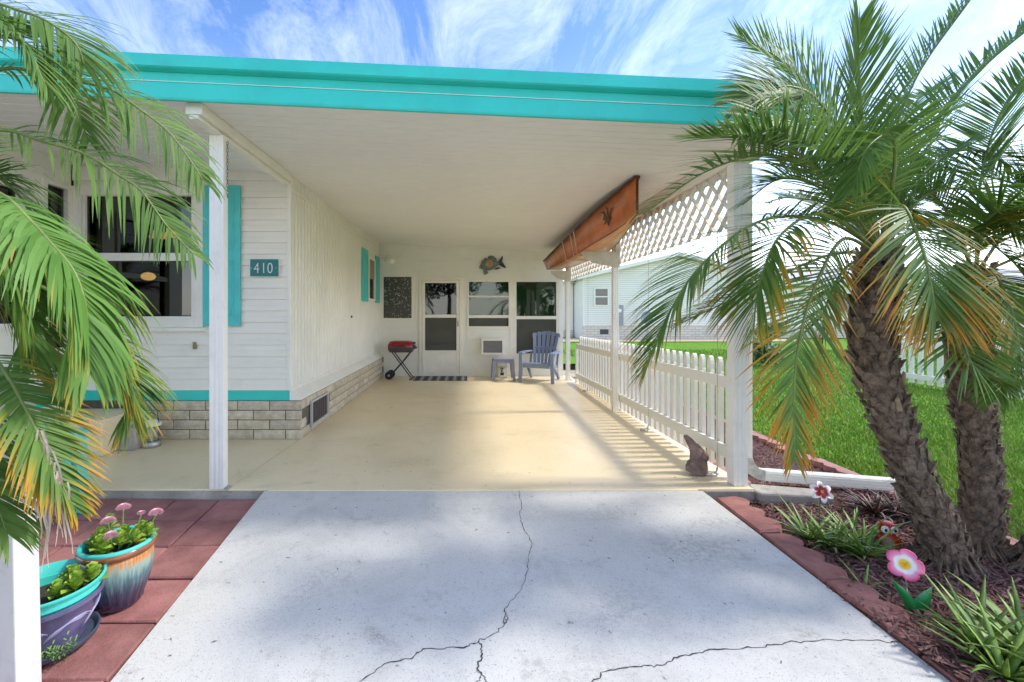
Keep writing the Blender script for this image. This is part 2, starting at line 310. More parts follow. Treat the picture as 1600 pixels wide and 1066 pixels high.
# ------------------------------------------------------------------ helpers: meshes and objects
def at(px, py, Y): return Vector(((px - VX) / FPX * Y, Y, EYE - (py - VY) / FPX * Y))
def tag(o, label=None, cat=None, group=None, kind=None):
    for k, x in (('label', label), ('category', cat), ('group', group), ('kind', kind)):
        if x: o[k] = x
    return o
def empty(name, loc, label=None, cat=None, group=None, parent=None):
    o = bpy.data.objects.new(name, None); o.empty_display_size = .1; COL.objects.link(o); o.location = loc
    if parent: o.parent = parent
    return tag(o, label, cat, group)
def wloc(o):
    v = Vector((0, 0, 0))
    while o is not None: v = v + Vector(o.location); o = o.parent
    return v
class MB:
    def __init__(s): s.v = []; s.f = []; s.m = []; s.c = []
    def add(s, vs, fs, mi=0, cols=None):
        b = len(s.v); s.v += [tuple(x) for x in vs]; s.f += [tuple(b + i for i in f) for f in fs]; s.m += [mi] * len(fs)
        if cols is not None: s.c += cols
        return s
    def box(s, x0, x1, y0, y1, z0, z1, mi=0):
        return s.add([(x0,y0,z0),(x1,y0,z0),(x1,y1,z0),(x0,y1,z0),(x0,y0,z1),(x1,y0,z1),(x1,y1,z1),(x0,y1,z1)],
                     [(0,3,2,1),(4,5,6,7),(0,1,5,4),(1,2,6,5),(2,3,7,6),(3,0,4,7)], mi)
    def bar(s, p, q, w, h, up=(0, 0, 1), mi=0):
        p, q = Vector(p), Vector(q); d = (q - p).normalized(); u = Vector(up)
        sd = d.cross(u)
        if sd.length < 1e-5: sd = d.cross(Vector((1, 0, 0)))
        sd.normalize(); u = sd.cross(d).normalized(); a, b = sd * w / 2, u * h / 2
        vs = [e + x for e in (p, q) for x in (-a - b, a - b, a + b, -a + b)]
        return s.add(vs, [(0,1,2,3),(7,6,5,4),(0,4,5,1),(1,5,6,2),(2,6,7,3),(3,7,4,0)], mi)
    def prism(s, poly, vec, mi=0):
        n = len(poly); a = [Vector(p) for p in poly]; b = [p + Vector(vec) for p in a]
        return s.add(a + b, [tuple(range(n - 1, -1, -1)), tuple(range(n, 2 * n))] + [(i, (i + 1) % n, n + (i + 1) % n, n + i) for i in range(n)], mi)
    def loft(s, rings, mi=0, caps=True, closed=True):
        n = len(rings[0]); vs = [p for r in rings for p in r]; fs = []
        for k in range(len(rings) - 1):
            for i in range(n if closed else n - 1):
                j = (i + 1) % n; fs.append((k * n + i, k * n + j, (k + 1) * n + j, (k + 1) * n + i))
        if caps and closed: fs += [tuple(range(n - 1, -1, -1)), tuple((len(rings) - 1) * n + i for i in range(n))]
        return s.add(vs, fs, mi)
    def tube(s, pts, r, n=8, mi=0, caps=True):
        pts = [Vector(p) for p in pts]; rr = r if isinstance(r, (list, tuple)) else [r] * len(pts); rings = []
        ref = None
        for i, p in enumerate(pts):
            d = (pts[min(i + 1, len(pts) - 1)] - pts[max(i - 1, 0)]).normalized()
            if ref is None: ref = d.orthogonal().normalized()
            ref = (ref - d * ref.dot(d)).normalized(); b = d.cross(ref)
            rings.append([p + (ref * math.cos(a) + b * math.sin(a)) * rr[i] for a in (2 * math.pi * k / n for k in range(n))])
        return s.loft(rings, mi, caps)
    def lathe(s, prof, c=(0, 0, 0), n=24, mi=0, caps=True, sx=1, sy=1):
        c = Vector(c)
        return s.loft([[c + Vector((r * sx * math.cos(2 * math.pi * k / n), r * sy * math.sin(2 * math.pi * k / n), z)) for k in range(n)] for r, z in prof], mi, caps)
    def ball(s, c, r, nu=14, nv=9, mi=0):
        if isinstance(r, (int, float)): r = (r, r, r)
        c = Vector(c)
        return s.loft([[c + Vector((r[0] * math.sin(t) * math.cos(2 * math.pi * k / nu), r[1] * math.sin(t) * math.sin(2 * math.pi * k / nu), -r[2] * math.cos(t))) for k in range(nu)]
                       for t in [math.pi * (.04 + .92 * i / (nv - 1)) for i in range(nv)]], mi)
    def build(s, name, mats, parent=None, smooth=False, bevel=0, world=True, recalc=True, loc=None, auto=None):
        me = bpy.data.meshes.new(name); off = Vector((0, 0, 0))
        if parent is not None and world: off = wloc(parent)
        if loc is not None and parent is None: off = Vector(loc)
        me.from_pydata([(x - off.x, y - off.y, z - off.z) for x, y, z in s.v], [], s.f)
        for m in (mats if isinstance(mats, (list, tuple)) else [mats]): me.materials.append(m)
        if any(s.m): me.polygons.foreach_set('material_index', s.m)
        if s.c:
            ca = me.color_attributes.new('Col', 'FLOAT_COLOR', 'POINT'); ca.data.foreach_set('color', np.array(s.c, dtype=np.float32).ravel())
        if recalc:
            bm = bmesh.new(); bm.from_mesh(me); bmesh.ops.recalc_face_normals(bm, faces=bm.faces); bm.to_mesh(me); bm.free()
        if smooth: me.polygons.foreach_set('use_smooth', [True] * len(me.polygons))
        if auto: me.set_sharp_from_angle(angle=R(auto))
        o = bpy.data.objects.new(name, me); COL.objects.link(o)
        if parent is not None: o.parent = parent
        elif loc is not None: o.location = loc
        if bevel:
            b = o.modifiers.new('bevel', 'BEVEL'); b.width = bevel; b.segments = 2; b.limit_method = 'ANGLE'; b.angle_limit = R(40)
        return o
def box(name, dims, mat, parent=None, bevel=0): return MB().box(*dims).build(name, mat, parent, bevel=bevel)
def share(name, me, loc, parent, rot=(0, 0, 0), scale=(1, 1, 1)):
    o = bpy.data.objects.new(name, me); COL.objects.link(o); o.parent = parent
    o.location = Vector(loc) - (wloc(parent) if parent else Vector((0, 0, 0))); o.rotation_euler = rot; o.scale = scale; return o
def copy_tree(o, parent=None):
    c = o.copy(); COL.objects.link(c); c.parent = parent
    for ch in o.children: copy_tree(ch, c)
    return c
def struct(o): return tag(o, kind='structure')
def stuff(o, label=None, cat=None): return tag(o, label, cat, kind='stuff')
def wall_cells(mb, a0, a1, z0, z1, holes, fn, mi=0):
    xs = sorted({a0, a1, *[h[0] for h in holes], *[h[1] for h in holes]}); zs = sorted({z0, z1, *[h[2] for h in holes], *[h[3] for h in holes]})
    for i in range(len(xs) - 1):
        for k in range(len(zs) - 1):
            cx, cz = (xs[i] + xs[i + 1]) / 2, (zs[k] + zs[k + 1]) / 2
            if not any(h[0] < cx < h[1] and h[2] < cz < h[3] for h in holes): fn(mb, xs[i], xs[i + 1], zs[k], zs[k + 1], mi)
def frame_ring(mb, x0, x1, z0, z1, wd, y0, y1, mi=0):
    mb.box(x0, x0 + wd, y0, y1, z0, z1, mi); mb.box(x1 - wd, x1, y0, y1, z0, z1, mi)
    mb.box(x0 + wd, x1 - wd, y0, y1, z0, z0 + wd, mi); mb.box(x0 + wd, x1 - wd, y0, y1, z1 - wd, z1, mi)

# ------------------------------------------------------------------ ground, driveway, slab, bed
YF, YB = 3.285, 9.20          # slab front edge, back wall
SK = .078                     # driveway runs slightly askew to the slab
def dz(Y): return -.006 - .067 * (YF - Y)          # driveway surface
def pz(Y): return -.06 - .03 * (YF - Y)            # paver surface
struct(MB().add([(-300,-300,-.30),(300,-300,-.30),(300,400,-.30),(-300,400,-.30)], [(0,1,2,3)]).build('ground', M('pale_bounce_soil', (.42, .36, .26), .95, .2, 2, bump=.5)))  # unseen ground sheet, toned pale to bounce light into the carport
lawn = MB(); lawn.add([(3.34, -3.2, -.13), (200, -3.2, -.13), (200, 300, -.10), (3.34, 300, -.10)], [(0,1,2,3)])
lawn.add([(-200, 12.5, -.12), (3.34, 12.5, -.12), (3.34, 300, -.10), (-200, 300, -.10)], [(0,1,2,3)])
struct(lawn.build('lawn', m_lawn))
ds = MB(); ys = [YF, 2.6, 1.9, 1.2, 0.2, -3.0]
def drow(Y): return [(-1.488 + SK * (YF - Y), Y, dz(Y)), (1.727 + SK * (YF - Y), Y, dz(Y)), (1.727 + SK * (YF - Y), Y, dz(Y) - .12), (-1.488 + SK * (YF - Y), Y, dz(Y) - .12)]
driveway = struct(ds.loft([drow(y) for y in ys]).build('driveway', m_drive))
sl = MB(); pr = [(-5.6, YF + .02), (-1.47, YF + .02), (-1.47, YF + .004), (1.70, YF + .004), (1.70, YF + .03), (2.12, YF + .03), (2.12, YB + .1), (-5.6, YB + .1)]
sl.prism([(x, y, -.20) for x, y in pr], (0, 0, .20))
slab = struct(sl.build('carport_slab', m_slab, bevel=.008))
MB().box(-5.6, -1.50, YF + .006, YF + .018, -.19, -.012).build('slab_face', m_conc, slab)
MB().box(1.76, 2.115, YF + .012, YF + .028, -.19, -.014).build('slab_face', m_conc, slab)
def strip(mb, pts, wd, zoff, zf, mi=0):
    for i in range(len(pts) - 1):
        p, q = Vector((*pts[i], 0)), Vector((*pts[i + 1], 0)); d = (q - p); n = Vector((-d.y, d.x, 0)).normalized()
        w0 = wd[i] if isinstance(wd, list) else wd; w1 = wd[i + 1] if isinstance(wd, list) else wd
        vs = [p - n * w0 / 2, p + n * w0 / 2, q + n * w1 / 2, q - n * w1 / 2]
        mb.add([(v.x, v.y, zf(v.y) + zoff) for v in vs], [(0, 1, 2, 3)], mi)
jm = MB(); strip(jm, [(-1.76, 3.42), (-1.72, 4.58)], .012, .002, lambda y: 0); jm.build('expansion_joint', m_joint, slab)
def gp(px, py):     # point of the driveway surface
    k = (py - VY) / FPX; Y = (EYE + .006 + .067 * YF) / (k + .067); return ((px - VX) / FPX * Y, Y)
def jag(pts, n=5, a=.012):
    o = []
    for i in range(len(pts) - 1):
        for k in range(n):
            t = k / n; o.append((pts[i][0] * (1 - t) + pts[i + 1][0] * t + random.uniform(-a, a) * (k > 0), pts[i][1] * (1 - t) + pts[i + 1][1] * t + random.uniform(-a, a) * (k > 0)))
    return o + [pts[-1]]
cracks = [([(811,768),(815,785),(812,805),(819,828),(831,847),(825,872),(826,890),(815,922),(788,952),(789,976),(775,990),(748,1002)], .0035),
          ([(748,1002),(725,1013),(666,1014),(640,1030),(600,1038),(560,1068),(530,1110)], .006),
          ([(748,1002),(754,1022),(745,1045),(765,1068),(775,1110)], .006),
          ([(745,1045),(752,1060),(745,1066)], .003),
          ([(920,1070),(945,1050),(1000,1042),(1030,1040),(1062,1026),(1110,1015),(1190,1012),(1230,1004),(1300,1000),(1365,1001),(1410,1006)], .0055),
          ([(788,952),(792,964),(789,976)], .003)]
for pts, wd in cracks:
    cm = MB(); jp = jag([gp(*p) for p in pts], 7, .007); strip(cm, jp, [wd * random.choice((.4, .5, .6, .8, 1, 1.2)) for _ in jp], .0015, dz); cm.build('crack', m_crack, driveway)

lt = MB(); rl = random.Random(21)
for k in range(150):
    if k < 90: y = rl.uniform(1.3, 3.27); x = rl.uniform(-1.4, 1.75); z = dz(y)
    else: y = rl.choice((rl.uniform(3.30, 3.7), rl.uniform(3.3, 9))); x = rl.choice((rl.uniform(-1.65, 1.9), rl.uniform(1.75, 1.98))); z = 0
    a = rl.uniform(0, 6.28); L = rl.uniform(.004, .016); W = rl.uniform(.0012, .003); d = Vector((math.cos(a), math.sin(a), 0)); n = Vector((-d.y, d.x, 0)); c = Vector((x, y, z + .002))
    lt.add([c - d * L, c + n * W + Vector((0, 0, .002)), c + d * L + Vector((0, 0, rl.uniform(0, .003))), c - n * W], [(0, 1, 2, 3)])
stuff(lt.build('leaf_litter', M('dry_litter', (.12, .085, .05), .9, .4, 30), recalc=False), 'tiny dry leaf bits scattered on driveway and slab', 'leaf litter')
# red square pavers left of the driveway
patio = struct(MB().add([(-3.9, YF - .01, pz(YF) - .035), (-1.5, YF - .01, pz(YF) - .035), (-1.12, -1.2, pz(-1.2) - .10), (-3.5, -1.2, pz(-1.2) - .10)], [(0, 1, 2, 3)]).build('paver_patio', m_soil))
nn = 0
for j in range(9):
    y1 = YF - .012 - j * .312; y0 = y1 - .301
    for i in range(8):
        def xr(y): return -1.497 + SK * (YF - y)
        a = -i * .312 - (.0 if i else 0); shift = 0
        x1a, x1b = xr(y1) + a - .012, xr(y0) + a - .012
        if i == 0: pass
        dzp = random.uniform(-.005, .005); tl = random.uniform(-.004, .004)
        m_ = MB(); c = .006
        top = [(x1b - .301 + c, y0 + c), (x1b - c, y0 + c), (x1a - c, y1 - c), (x1a - .301 + c, y1 - c)]
        low = [(x1b - .301, y0), (x1b, y0), (x1a, y1), (x1a - .301, y1)]
        if (Vector((x1a - .15, (y0 + y1) / 2)) - Vector((-2.42, 1.6))).length < .3: continue
        rings = [[(x, y, pz(y) + dzp - .05) for x, y in low], [(x, y, pz(y) + dzp - .007) for x, y in low],
                 [(x, y, pz(y) + dzp + (tl if k in (1, 2) else -tl)) for k, (x, y) in enumerate(top)]]
        m_.loft(rings).build('paver', m_paver, patio); nn += 1

# mulch bed between driveway / slab and lawn
def bedz(x, y): return -.095 + .03 * math.sin(x * 3.1 + y * 1.7) * .5 + .02 * math.sin(y * 4.1) * .5
bm_ = MB(); gx = np.linspace(0, 1, 14); gy = np.linspace(-1.5, 9.6, 60); vs = []; 
def bed_l(y): return 1.727 + SK * (YF - y) + .005 if y < YF else 2.11
for y in gy:
    for t in gx:
        x = bed_l(y) * (1 - t) + 3.36 * t; vs.append((x, y, bedz(x, y)))
bm_.add(vs, [(j * 14 + i, j * 14 + i + 1, (j + 1) * 14 + i + 1, (j + 1) * 14 + i) for j in range(59) for i in range(13)])
struct(bm_.build('mulch_bed', m_mulch_ground, smooth=True))
rng = np.random.default_rng(3)
def chips(name, n, region, lr, wr, mat, cf, label, cat, flat=.35):
    mb = MB()
    for _ in range(n):
        x, y = region(); L = rng.uniform(*lr); W = rng.uniform(*wr); H = W * .4
        a = rng.uniform(0, math.pi); ti = rng.normal(0, flat); d = Vector((math.cos(a) * math.cos(ti), math.sin(a) * math.cos(ti), math.sin(ti)))
        sd = Vector((-math.sin(a), math.cos(a), rng.normal(0, .4))).normalized(); u = d.cross(sd)
        c = Vector((x, y, bedz(x, y) + rng.uniform(.002, .022))); v1 = rng.uniform(); v2 = float(rng.uniform() > .86) * rng.uniform(.3, 1)
        p = [c - d * L - sd * W * .6, c - d * L + sd * W * .6, c + d * L + sd * W * .3, c + d * L - sd * W, c - d * L * .2 + u * H, c + d * L * .6 + u * H]
        mb.add(p, [(0, 1, 4), (1, 2, 5, 4), (2, 3, 5), (3, 0, 4, 5)], 0, [(v1, v2, 0, 1)] * 6)
    return stuff(mb.build(name, mat, recalc=False), label, cat)
def reg_near():
    while True:
        y = 1.0 + 2.6 * rng.uniform() ** .9; x = rng.uniform(bed_l(y), 3.3)
        if x / y < 1.45: return x, y
def reg_far(): y = 3.3 + 5.8 * rng.uniform() ** 1.7; return rng.uniform(2.25, 3.28), y
def reg_all(): return reg_near() if rng.uniform() < .70 else reg_far()
chips('mulch', 11000, reg_all, (.012, .038), (.004, .010), m_chip, None, 'reddish brown bark mulch covering the planting bed', 'mulch')

# lawn blades (nobody could count them)
nb = 120000
yy = 2.3 + 15 * rng.random(nb) ** 2.1; xx = 3.38 + (yy * 1.35 + .6 - 2.2) * rng.random(nb); 
xx = np.where(xx > 3.38, xx, 3.4)
hh = rng.uniform(.025, .055, nb) * (1 + .03 * yy); ww = .0035 * (1 + .22 * yy); aa = rng.uniform(0, 6.283, nb); ln = rng.normal(0, .022, (nb, 2))
V = np.zeros((nb, 3, 3)); zz = -.13 + .0001 * yy
V[:, 0] = np.stack([xx - np.cos(aa) * ww, yy - np.sin(aa) * ww, zz], 1); V[:, 1] = np.stack([xx + np.cos(aa) * ww, yy + np.sin(aa) * ww, zz], 1)
V[:, 2] = np.stack([xx + ln[:, 0], yy + ln[:, 1], zz + hh], 1)
me = bpy.data.meshes.new('grass'); me.vertices.add(nb * 3); me.vertices.foreach_set('co', V.ravel())
me.loops.add(nb * 3); me.loops.foreach_set('vertex_index', np.arange(nb * 3, dtype=np.int32)); me.polygons.add(nb)
me.polygons.foreach_set('loop_start', np.arange(0, nb * 3, 3, dtype=np.int32)); me.update(calc_edges=True)
cc = np.ones((nb, 3, 4), np.float32); pt = .5 + .25 * np.sin(xx * 2.3 + yy * 1.1) + .25 * np.sin(yy * 3.7 - xx * 1.9 + 1.0)
cc[:, :, 0] = (.55 * rng.random(nb) + .45 * pt)[:, None]; cc[:, :, 1] = ((rng.random(nb) > .93) * .8)[:, None]; cc[:, :, 2] = 0
me.color_attributes.new('Col', 'FLOAT_COLOR', 'POINT').data.foreach_set('color', cc.ravel()); me.materials.append(m_blade)
go = bpy.data.objects.new('grass', me); COL.objects.link(go); stuff(go, 'bright green lawn grass beyond the mulch bed', 'grass')

# scalloped edging stones
def edging(name, label, mat, p0, p1, side, n, wd, h, zf, group=None, jit=.012):
    p0, p1 = Vector((*p0, 0)), Vector((*p1, 0)); d = (p1 - p0) / n; u = d.normalized(); s_ = Vector((u.y, -u.x, 0)) * side
    root = empty(name, (p0.x, p0.y, zf(p0.x, p0.y)), label, 'garden edging')
    for k in range(n):
        a = p0 + d * k + u * .008; L = d.length - .016; b = a + u * L; pts = [a]
        for q in range(3):
            for m in range(6 if q == 2 else 5):
                t = (q + m / 5) / 3; pts.append(a + u * L * t + s_ * (wd * .72 + wd * .3 * math.sin(math.pi * m / 5) + random.uniform(-.004, .004)))
        pts.append(b); z = random.uniform(-jit, jit) * .6; tl = random.uniform(-.01, .01)
        cen = sum(pts, Vector()) / len(pts); top = [cen + (p - cen) * .965 for p in pts]
        MB().loft([[(p.x, p.y, zf(p.x, p.y) + z - .08) for p in pts], [(p.x, p.y, zf(p.x, p.y) + z + h - .010) for p in pts], [(p.x, p.y, zf(p.x, p.y) + z + h + tl * (p - a).dot(s_) / wd) for p in top]]).build('edging_stone', mat, root)
    return root
edging('garden_edging', 'dark red scalloped edging stones along the right side of the driveway', m_edge_red,
       (1.742 + SK * .12, YF - .12), (1.742 + SK * 4.1, YF - 4.1), -1, 9, .185, .022, lambda x, y: dz(y) - .006)
edging('garden_edging', 'faded pink edging stones between mulch bed and lawn', m_edge_pink, (3.30, 9.6), (3.32, -1.2), 1, 24, .13, .035, lambda x, y: -.10)
edging('garden_edging', 'pink edging stones along the slab outside the picket fence', m_edge_pink, (2.135, 9.4), (2.135, 3.5), -1, 13, .12, .02, lambda x, y: -.06)
cb_ = MB().prism([(2.125, 3.26, -.16), (2.62, 3.19, -.16), (2.66, 3.33, -.16), (2.125, 3.46, -.16)], (0, 0, .15)).build('concrete_curb', m_conc, bevel=.015)
tag(cb_, 'grey concrete curb block beside the right post under the downspout pipe', 'curb')
# ------------------------------------------------------------------ carport
CS = .046
def cz(X): return 2.72 - CS * (X + 1.81)
carport = empty('carport', (0, YF, 0), 'white carport with turquoise roof edge over the tan slab', 'carport')
cm = MB(); y = 2.99; prof = []
while y < YB:
    prof += [(y, 0), (y + .088, 0), (y + .092, .0045), (y + .098, .0045)]; y += .102
prof.append((YB - .002, 0))
rings = [[(X, yy_, cz(X) + dzz) for yy_, dzz in prof] for X in (-5.6, 2.16)]
cm.loft(rings, caps=False, closed=False); cm.build('ceiling', m_ceil, carport, recalc=False)
rt = MB(); rt.loft([[(X, 2.98, cz(X) + .02), (X, YB + .1, cz(X) + .02), (X, YB + .1, cz(X) + .14), (X, 2.98, cz(X) + .14)] for X in (-5.6, 2.18)]); rt.build('roof_sheet', m_alu, carport)
def fprof(X, pts): return [(X, yq, cz(X) + zq) for yq, zq in pts]
low = [(2.978, -.02), (2.945, -.025), (2.94, -.012), (2.94, .085), (2.936, .088), (2.936, .094), (2.94, .097), (2.94, .150), (2.978, .150)]
upp = [(2.978, .1505), (2.93, .1505), (2.895, .158), (2.885, .166), (2.885, .242), (2.90, .250), (2.978, .250)]
fa = MB().loft([fprof(X, low) for X in (-5.6, 2.2)]).build('fascia', m_teal, carport)
MB().loft([fprof(X, upp) for X in (-5.6, 2.24)]).build('gutter', m_teal, carport)
MB().loft([fprof(X, [(2.9385, .089), (2.9345, .089), (2.9345, .0925), (2.9385, .0925)]) for X in (-5.59, 2.19)]).build('trim_line', m_alu, fa)
def beam(x0, x1, y0, y1, h, off=.004): 
    MB().loft([[(x0, yy_, cz(x0) - off), (x1, yy_, cz(x1) - off), (x1, yy_, cz(x0) - h), (x0, yy_, cz(x0) - h)] for yy_ in (y0, y1)]).build('beam', m_white, carport, bevel=.003)
beam(-1.90, -1.79, 3.02, 4.57, .085)
beam(-1.875, -1.815, 3.02, 4.57, .115, .0855)
beam(1.985, 2.075, 3.02, YB - .01, .12)
MB().loft([[(2.161, yy_, cz(2.16) - .05), (2.25, yy_, cz(2.16) - .05), (2.25, yy_, cz(2.16) + .13), (2.161, yy_, cz(2.16) + .13)] for yy_ in (2.99, YB + .05)]).build('side_gutter', m_alu, carport, bevel=.004)
def post(x, y, w_, d_, z1, z0=0):
    p = []       # fluted section
    for i in range(7):
        xx_ = -w_ / 2 + w_ * i / 6
        p.append((xx_, -d_ / 2 + (.004 if i in (2, 4) else 0)))
        if i < 6: p.append((xx_ + w_ / 12, -d_ / 2 + (.004 if i in (1, 2, 3, 4) and i % 2 else 0)))
    p += [(w_ / 2, d_ / 2), (-w_ / 2, d_ / 2)]
    o = MB().prism([(x + a, y + b, z0 + .002) for a, b in p], (0, 0, z1 - z0)).build('post', m_alu, carport, bevel=.002)
    bp = MB(); bp.box(x + w_ / 2 + .001, x + w_ / 2 + .035, y - .03, y + .03, .001, .008); bp.tube([(x + w_ / 2 + .02, y, .008), (x + w_ / 2 + .02, y, .022)], .008, 6)
    bp.build('base_plate', m_metal, o)
    return o
post(-1.845, 3.325, .105, .062, cz(-1.84) - .085 - .03)
post(2.05, 3.40, .105, .09, cz(2.0) - .12)
post(1.965, 5.95, .075, .075, cz(1.95) - .005)
post(1.945, 8.66, .075, .075, cz(1.95) - .005)
# lattice under the right beam
lat = MB().box(2.03, 2.055, 3.46, 9.15, cz(2) - .165, cz(2) - .1215).build('lattice', m_lattice, carport)
zt, zb = cz(2) - .125, 1.95; dh = zt - zb; cell = .168; k = 0
yq = 3.45 - dh
while yq < 9.15:
    for sgn, xo in ((1, 2.026), (-1, 2.034)):
        a, b = (yq, zb), (yq + dh, zt)
        if sgn < 0: a, b = (yq + dh, zb), (yq, zt)
        (ya, za), (yb_, zb_) = a, b
        lo, hi = 3.47, 9.12
        def clip(ya, za, yb2, zb2):
            if ya < lo: za += (lo - ya) * (zb2 - za) / (yb2 - ya); ya = lo
            if ya > hi: za += (hi - ya) * (zb2 - za) / (yb2 - ya); ya = hi
            return ya, za
        A = clip(ya, za, yb_, zb_); B = clip(yb_, zb_, ya, za)
        if abs(A[0] - B[0]) > .05: MB().bar((xo, A[0], A[1]), (xo, B[0], B[1]), .0075, .034, (1, 0, 0)).build('slat', m_lattice, lat)
    yq += cell
# downspout and its ground pipe
dsx, dsy = 2.185, 3.52
dr = empty('downspout', (dsx, dsy, 0), 'white fluted downspout at the right post with long pipe across the mulch bed', 'downspout')
def ribbed(p, q, w_, h_, up, name):
    mb = MB(); mb.bar(p, q, w_, h_, up)
    d = (Vector(q) - Vector(p)).normalized(); u = Vector(up); sd = d.cross(u).normalized(); u = sd.cross(d)
    for k in (-1, 0, 1):
        for s_ in (1, -1):
            o_ = sd * (w_ * .28 * k) + u * (h_ / 2 + .002) * s_; mb.bar(Vector(p) + o_ + d * .01, Vector(q) + o_ - d * .01, w_ * .14, .006, up)
            o_ = u * (h_ * .28 * k) + sd * (w_ / 2 + .002) * s_; mb.bar(Vector(p) + o_ + d * .01, Vector(q) + o_ - d * .01, .006, h_ * .14, up)
    return mb.build(name, m_alu, dr)
ribbed((dsx, dsy, 2.46), (dsx, dsy, .17), .075, .06, (0, 1, 0), 'pipe')
el_ = MB(); rg = []
for k in range(7):
    a = R(15 * k); c = Vector((dsx + .13 * (1 - math.cos(a)), dsy - .02 * k / 6, .168 - .13 * math.sin(a))); e = .003 if k % 2 else 0
    ux = Vector((math.cos(a), 0, math.sin(a))); rg.append([c + ux * sx_ * (.039 + e) + Vector((0, sy_ * (.032 + e), 0)) for sx_, sy_ in ((-1, -1), (1, -1), (1, 1), (-1, 1))])
el_.loft(rg).build('elbow', M('elbow_grime', (.50, .48, .42), .5, .2, 20, dirt=.4), dr)
ribbed((dsx + .128, dsy - .02, .038), (3.22, 3.36, .012), .075, .075, (0, 0, 1), 'ground_pipe')
# tie-down cables with cleats beside the fence
for i, (yy_, lb) in enumerate(((3.57, 'thin tie-down cable with metal turnbuckle nearest the right post'), (4.93, 'thin tie-down cable with small turnbuckle between the two right posts'), (7.4, 'thin tie-down cable farthest along the fence near the chair'))):
    t = empty('tie_down_cable', (1.99, yy_, 0), lb, 'cable', 'tie-down cables along the fence')
    MB().tube([(1.997, yy_, cz(1.99) - .13), (1.993, yy_, .06)], .0022, 5).build('cable', m_metal, t)
    c = MB(); c.tube([(1.993, yy_, .07), (1.985, yy_, .02), (1.95, yy_ - .02, .012), (1.90, yy_ - .01, .014)], .007, 6); c.ball((1.985, yy_, .02), .018, 8, 5); c.ball((1.93, yy_ + .01, .014), (.03, .014, .012), 8, 5)
    c.build('turnbuckle', m_metal, t)
# chain hanging on left post
ch = MB()
for k in range(16):
    z = 2.56 - k * .026; c = Vector((-1.782, 3.33, z)); pts = []
    for q in range(9):
        a = 2 * math.pi * q / 8; v = Vector((math.cos(a) * .006, 0, math.sin(a) * .016)); 
        if k % 2: v = Vector((0, v.x, v.z))
        pts.append(c + v)
    ch.tube(pts, .0018, 4, caps=False)
tag(ch.build('hanging_chain', m_darkgrey), 'thin dark chain hanging along the left front post', 'chain')
# ------------------------------------------------------------------ the house
house = empty('house', (-3, 4.6, 0), 'white mobile home with turquoise trim and a tan brick skirt', 'house')
HX, HY, LX = -1.81, 4.61, -4.05        # side wall plane, front wall plane, left return wall plane
WX0, WX1, WZ0, WZ1 = -3.95, -2.80, 1.235, 2.53
fw = MB()
wall_cells(fw, LX, HX - .005, .40, 2.86, [(WX0, WX1, WZ0, WZ1)], lambda m, a, b, c, d, mi: m.box(a, b, HY, HY + .10, c, d, mi))
front = fw.build('front_wall', m_white, house)
ex = .1165; z = .505
def sboard(x0, x1, z):
    MB().prism([(x0, HY - .001, z), (x0, HY - .020, z + .001), (x0, HY - .020, z + .006), (x0, HY - .0122, z + ex * .5 - .002), (x0, HY - .0142, z + ex * .5), (x0, HY - .003, z + ex - .001), (x0, HY - .001, z + ex - .001)], (x1 - x0, 0, 0)).build('siding_board', m_siding, front)
while z + ex < 2.70:
    if z + ex > WZ0 - .09 and z < WZ1 + .07: sboard(-2.705, HX - .035, z)
    else: sboard(LX + .01, HX - .035, z)
    z += ex
MB().box(HX - .035, HX + .004, HY - .026, HY + .02, .505, 2.69).build('corner_trim', m_white, front, bevel=.003)
MB().box(LX + .01, HX - .04, HY - .03, HY - .002, 2.655, 2.79).build('frieze_board', m_white, front, bevel=.004)
MB().box(LX + .005, HX - .0, HY - .012, HY - .001, .402, .504).build('turquoise_band', m_teal, house)
# front window
wn = MB(); frame_ring(wn, WX0 - .10, WX1 + .10, WZ0 - .085, WZ1 + .07, .095, HY - .032, HY - .002); wn = wn.build('window', m_white, house, bevel=.004)
s_ = MB(); frame_ring(s_, WX0 + .001, WX1 - .001, WZ0 + .001, WZ1 - .001, .028, HY - .018, HY + .04); s_.box(WX0 + .03, WX1 - .03, HY - .015, HY + .045, 1.835, 1.915)
s_.build('sash', m_white, wn, bevel=.003)
MB().box(WX0 + .03, WX1 - .03, HY + .012, HY + .016, 1.916, WZ1 - .03).build('pane', m_glass, wn)
MB().box(WX0 + .03, WX1 - .03, HY + .022, HY + .026, WZ0 + .03, 1.834).build('pane', m_glass, wn)
MB().box(WX0 - .12, WX1 + .13, HY - .045, HY - .003, WZ0 - .125, WZ0 - .086).build('sill', m_white, wn, bevel=.004)
# front shutter
def shutter(x0, x1, z0, z1, parent, fn, mat=m_teal2):
    b = MB(); b.box(x0, x1, 0, .022, z0, z1); o = fn(b).build('shutter', mat, parent, bevel=.003)
    zm = (z0 + z1) / 2; st = (x1 - x0) * .16
    for a, c in ((z0 + .085, zm - .045), (zm + .045, z1 - .085)):
        r_ = MB(); frame_ring(r_, x0 + st, x1 - st, a, c, .014, -.006, -.0005); fn(r_).build('panel_moulding', mat, o)
        p_ = MB(); p_.loft([[(x0 + st + i, yy2, a + i), (x1 - st - i, yy2, a + i), (x1 - st - i, yy2, c - i), (x0 + st + i, yy2, c - i)] for i, yy2 in ((.020, -.0005), (.045, -.011))]); fn(p_).build('raised_panel', mat, o)
def fmap(mb, f): mb.v = [f(*v) for v in mb.v]; return mb
shutter(-2.695, -2.315, 1.165, 2.60, house, lambda b: fmap(b, lambda x, y, z: (x, HY - .048 + y, z)))
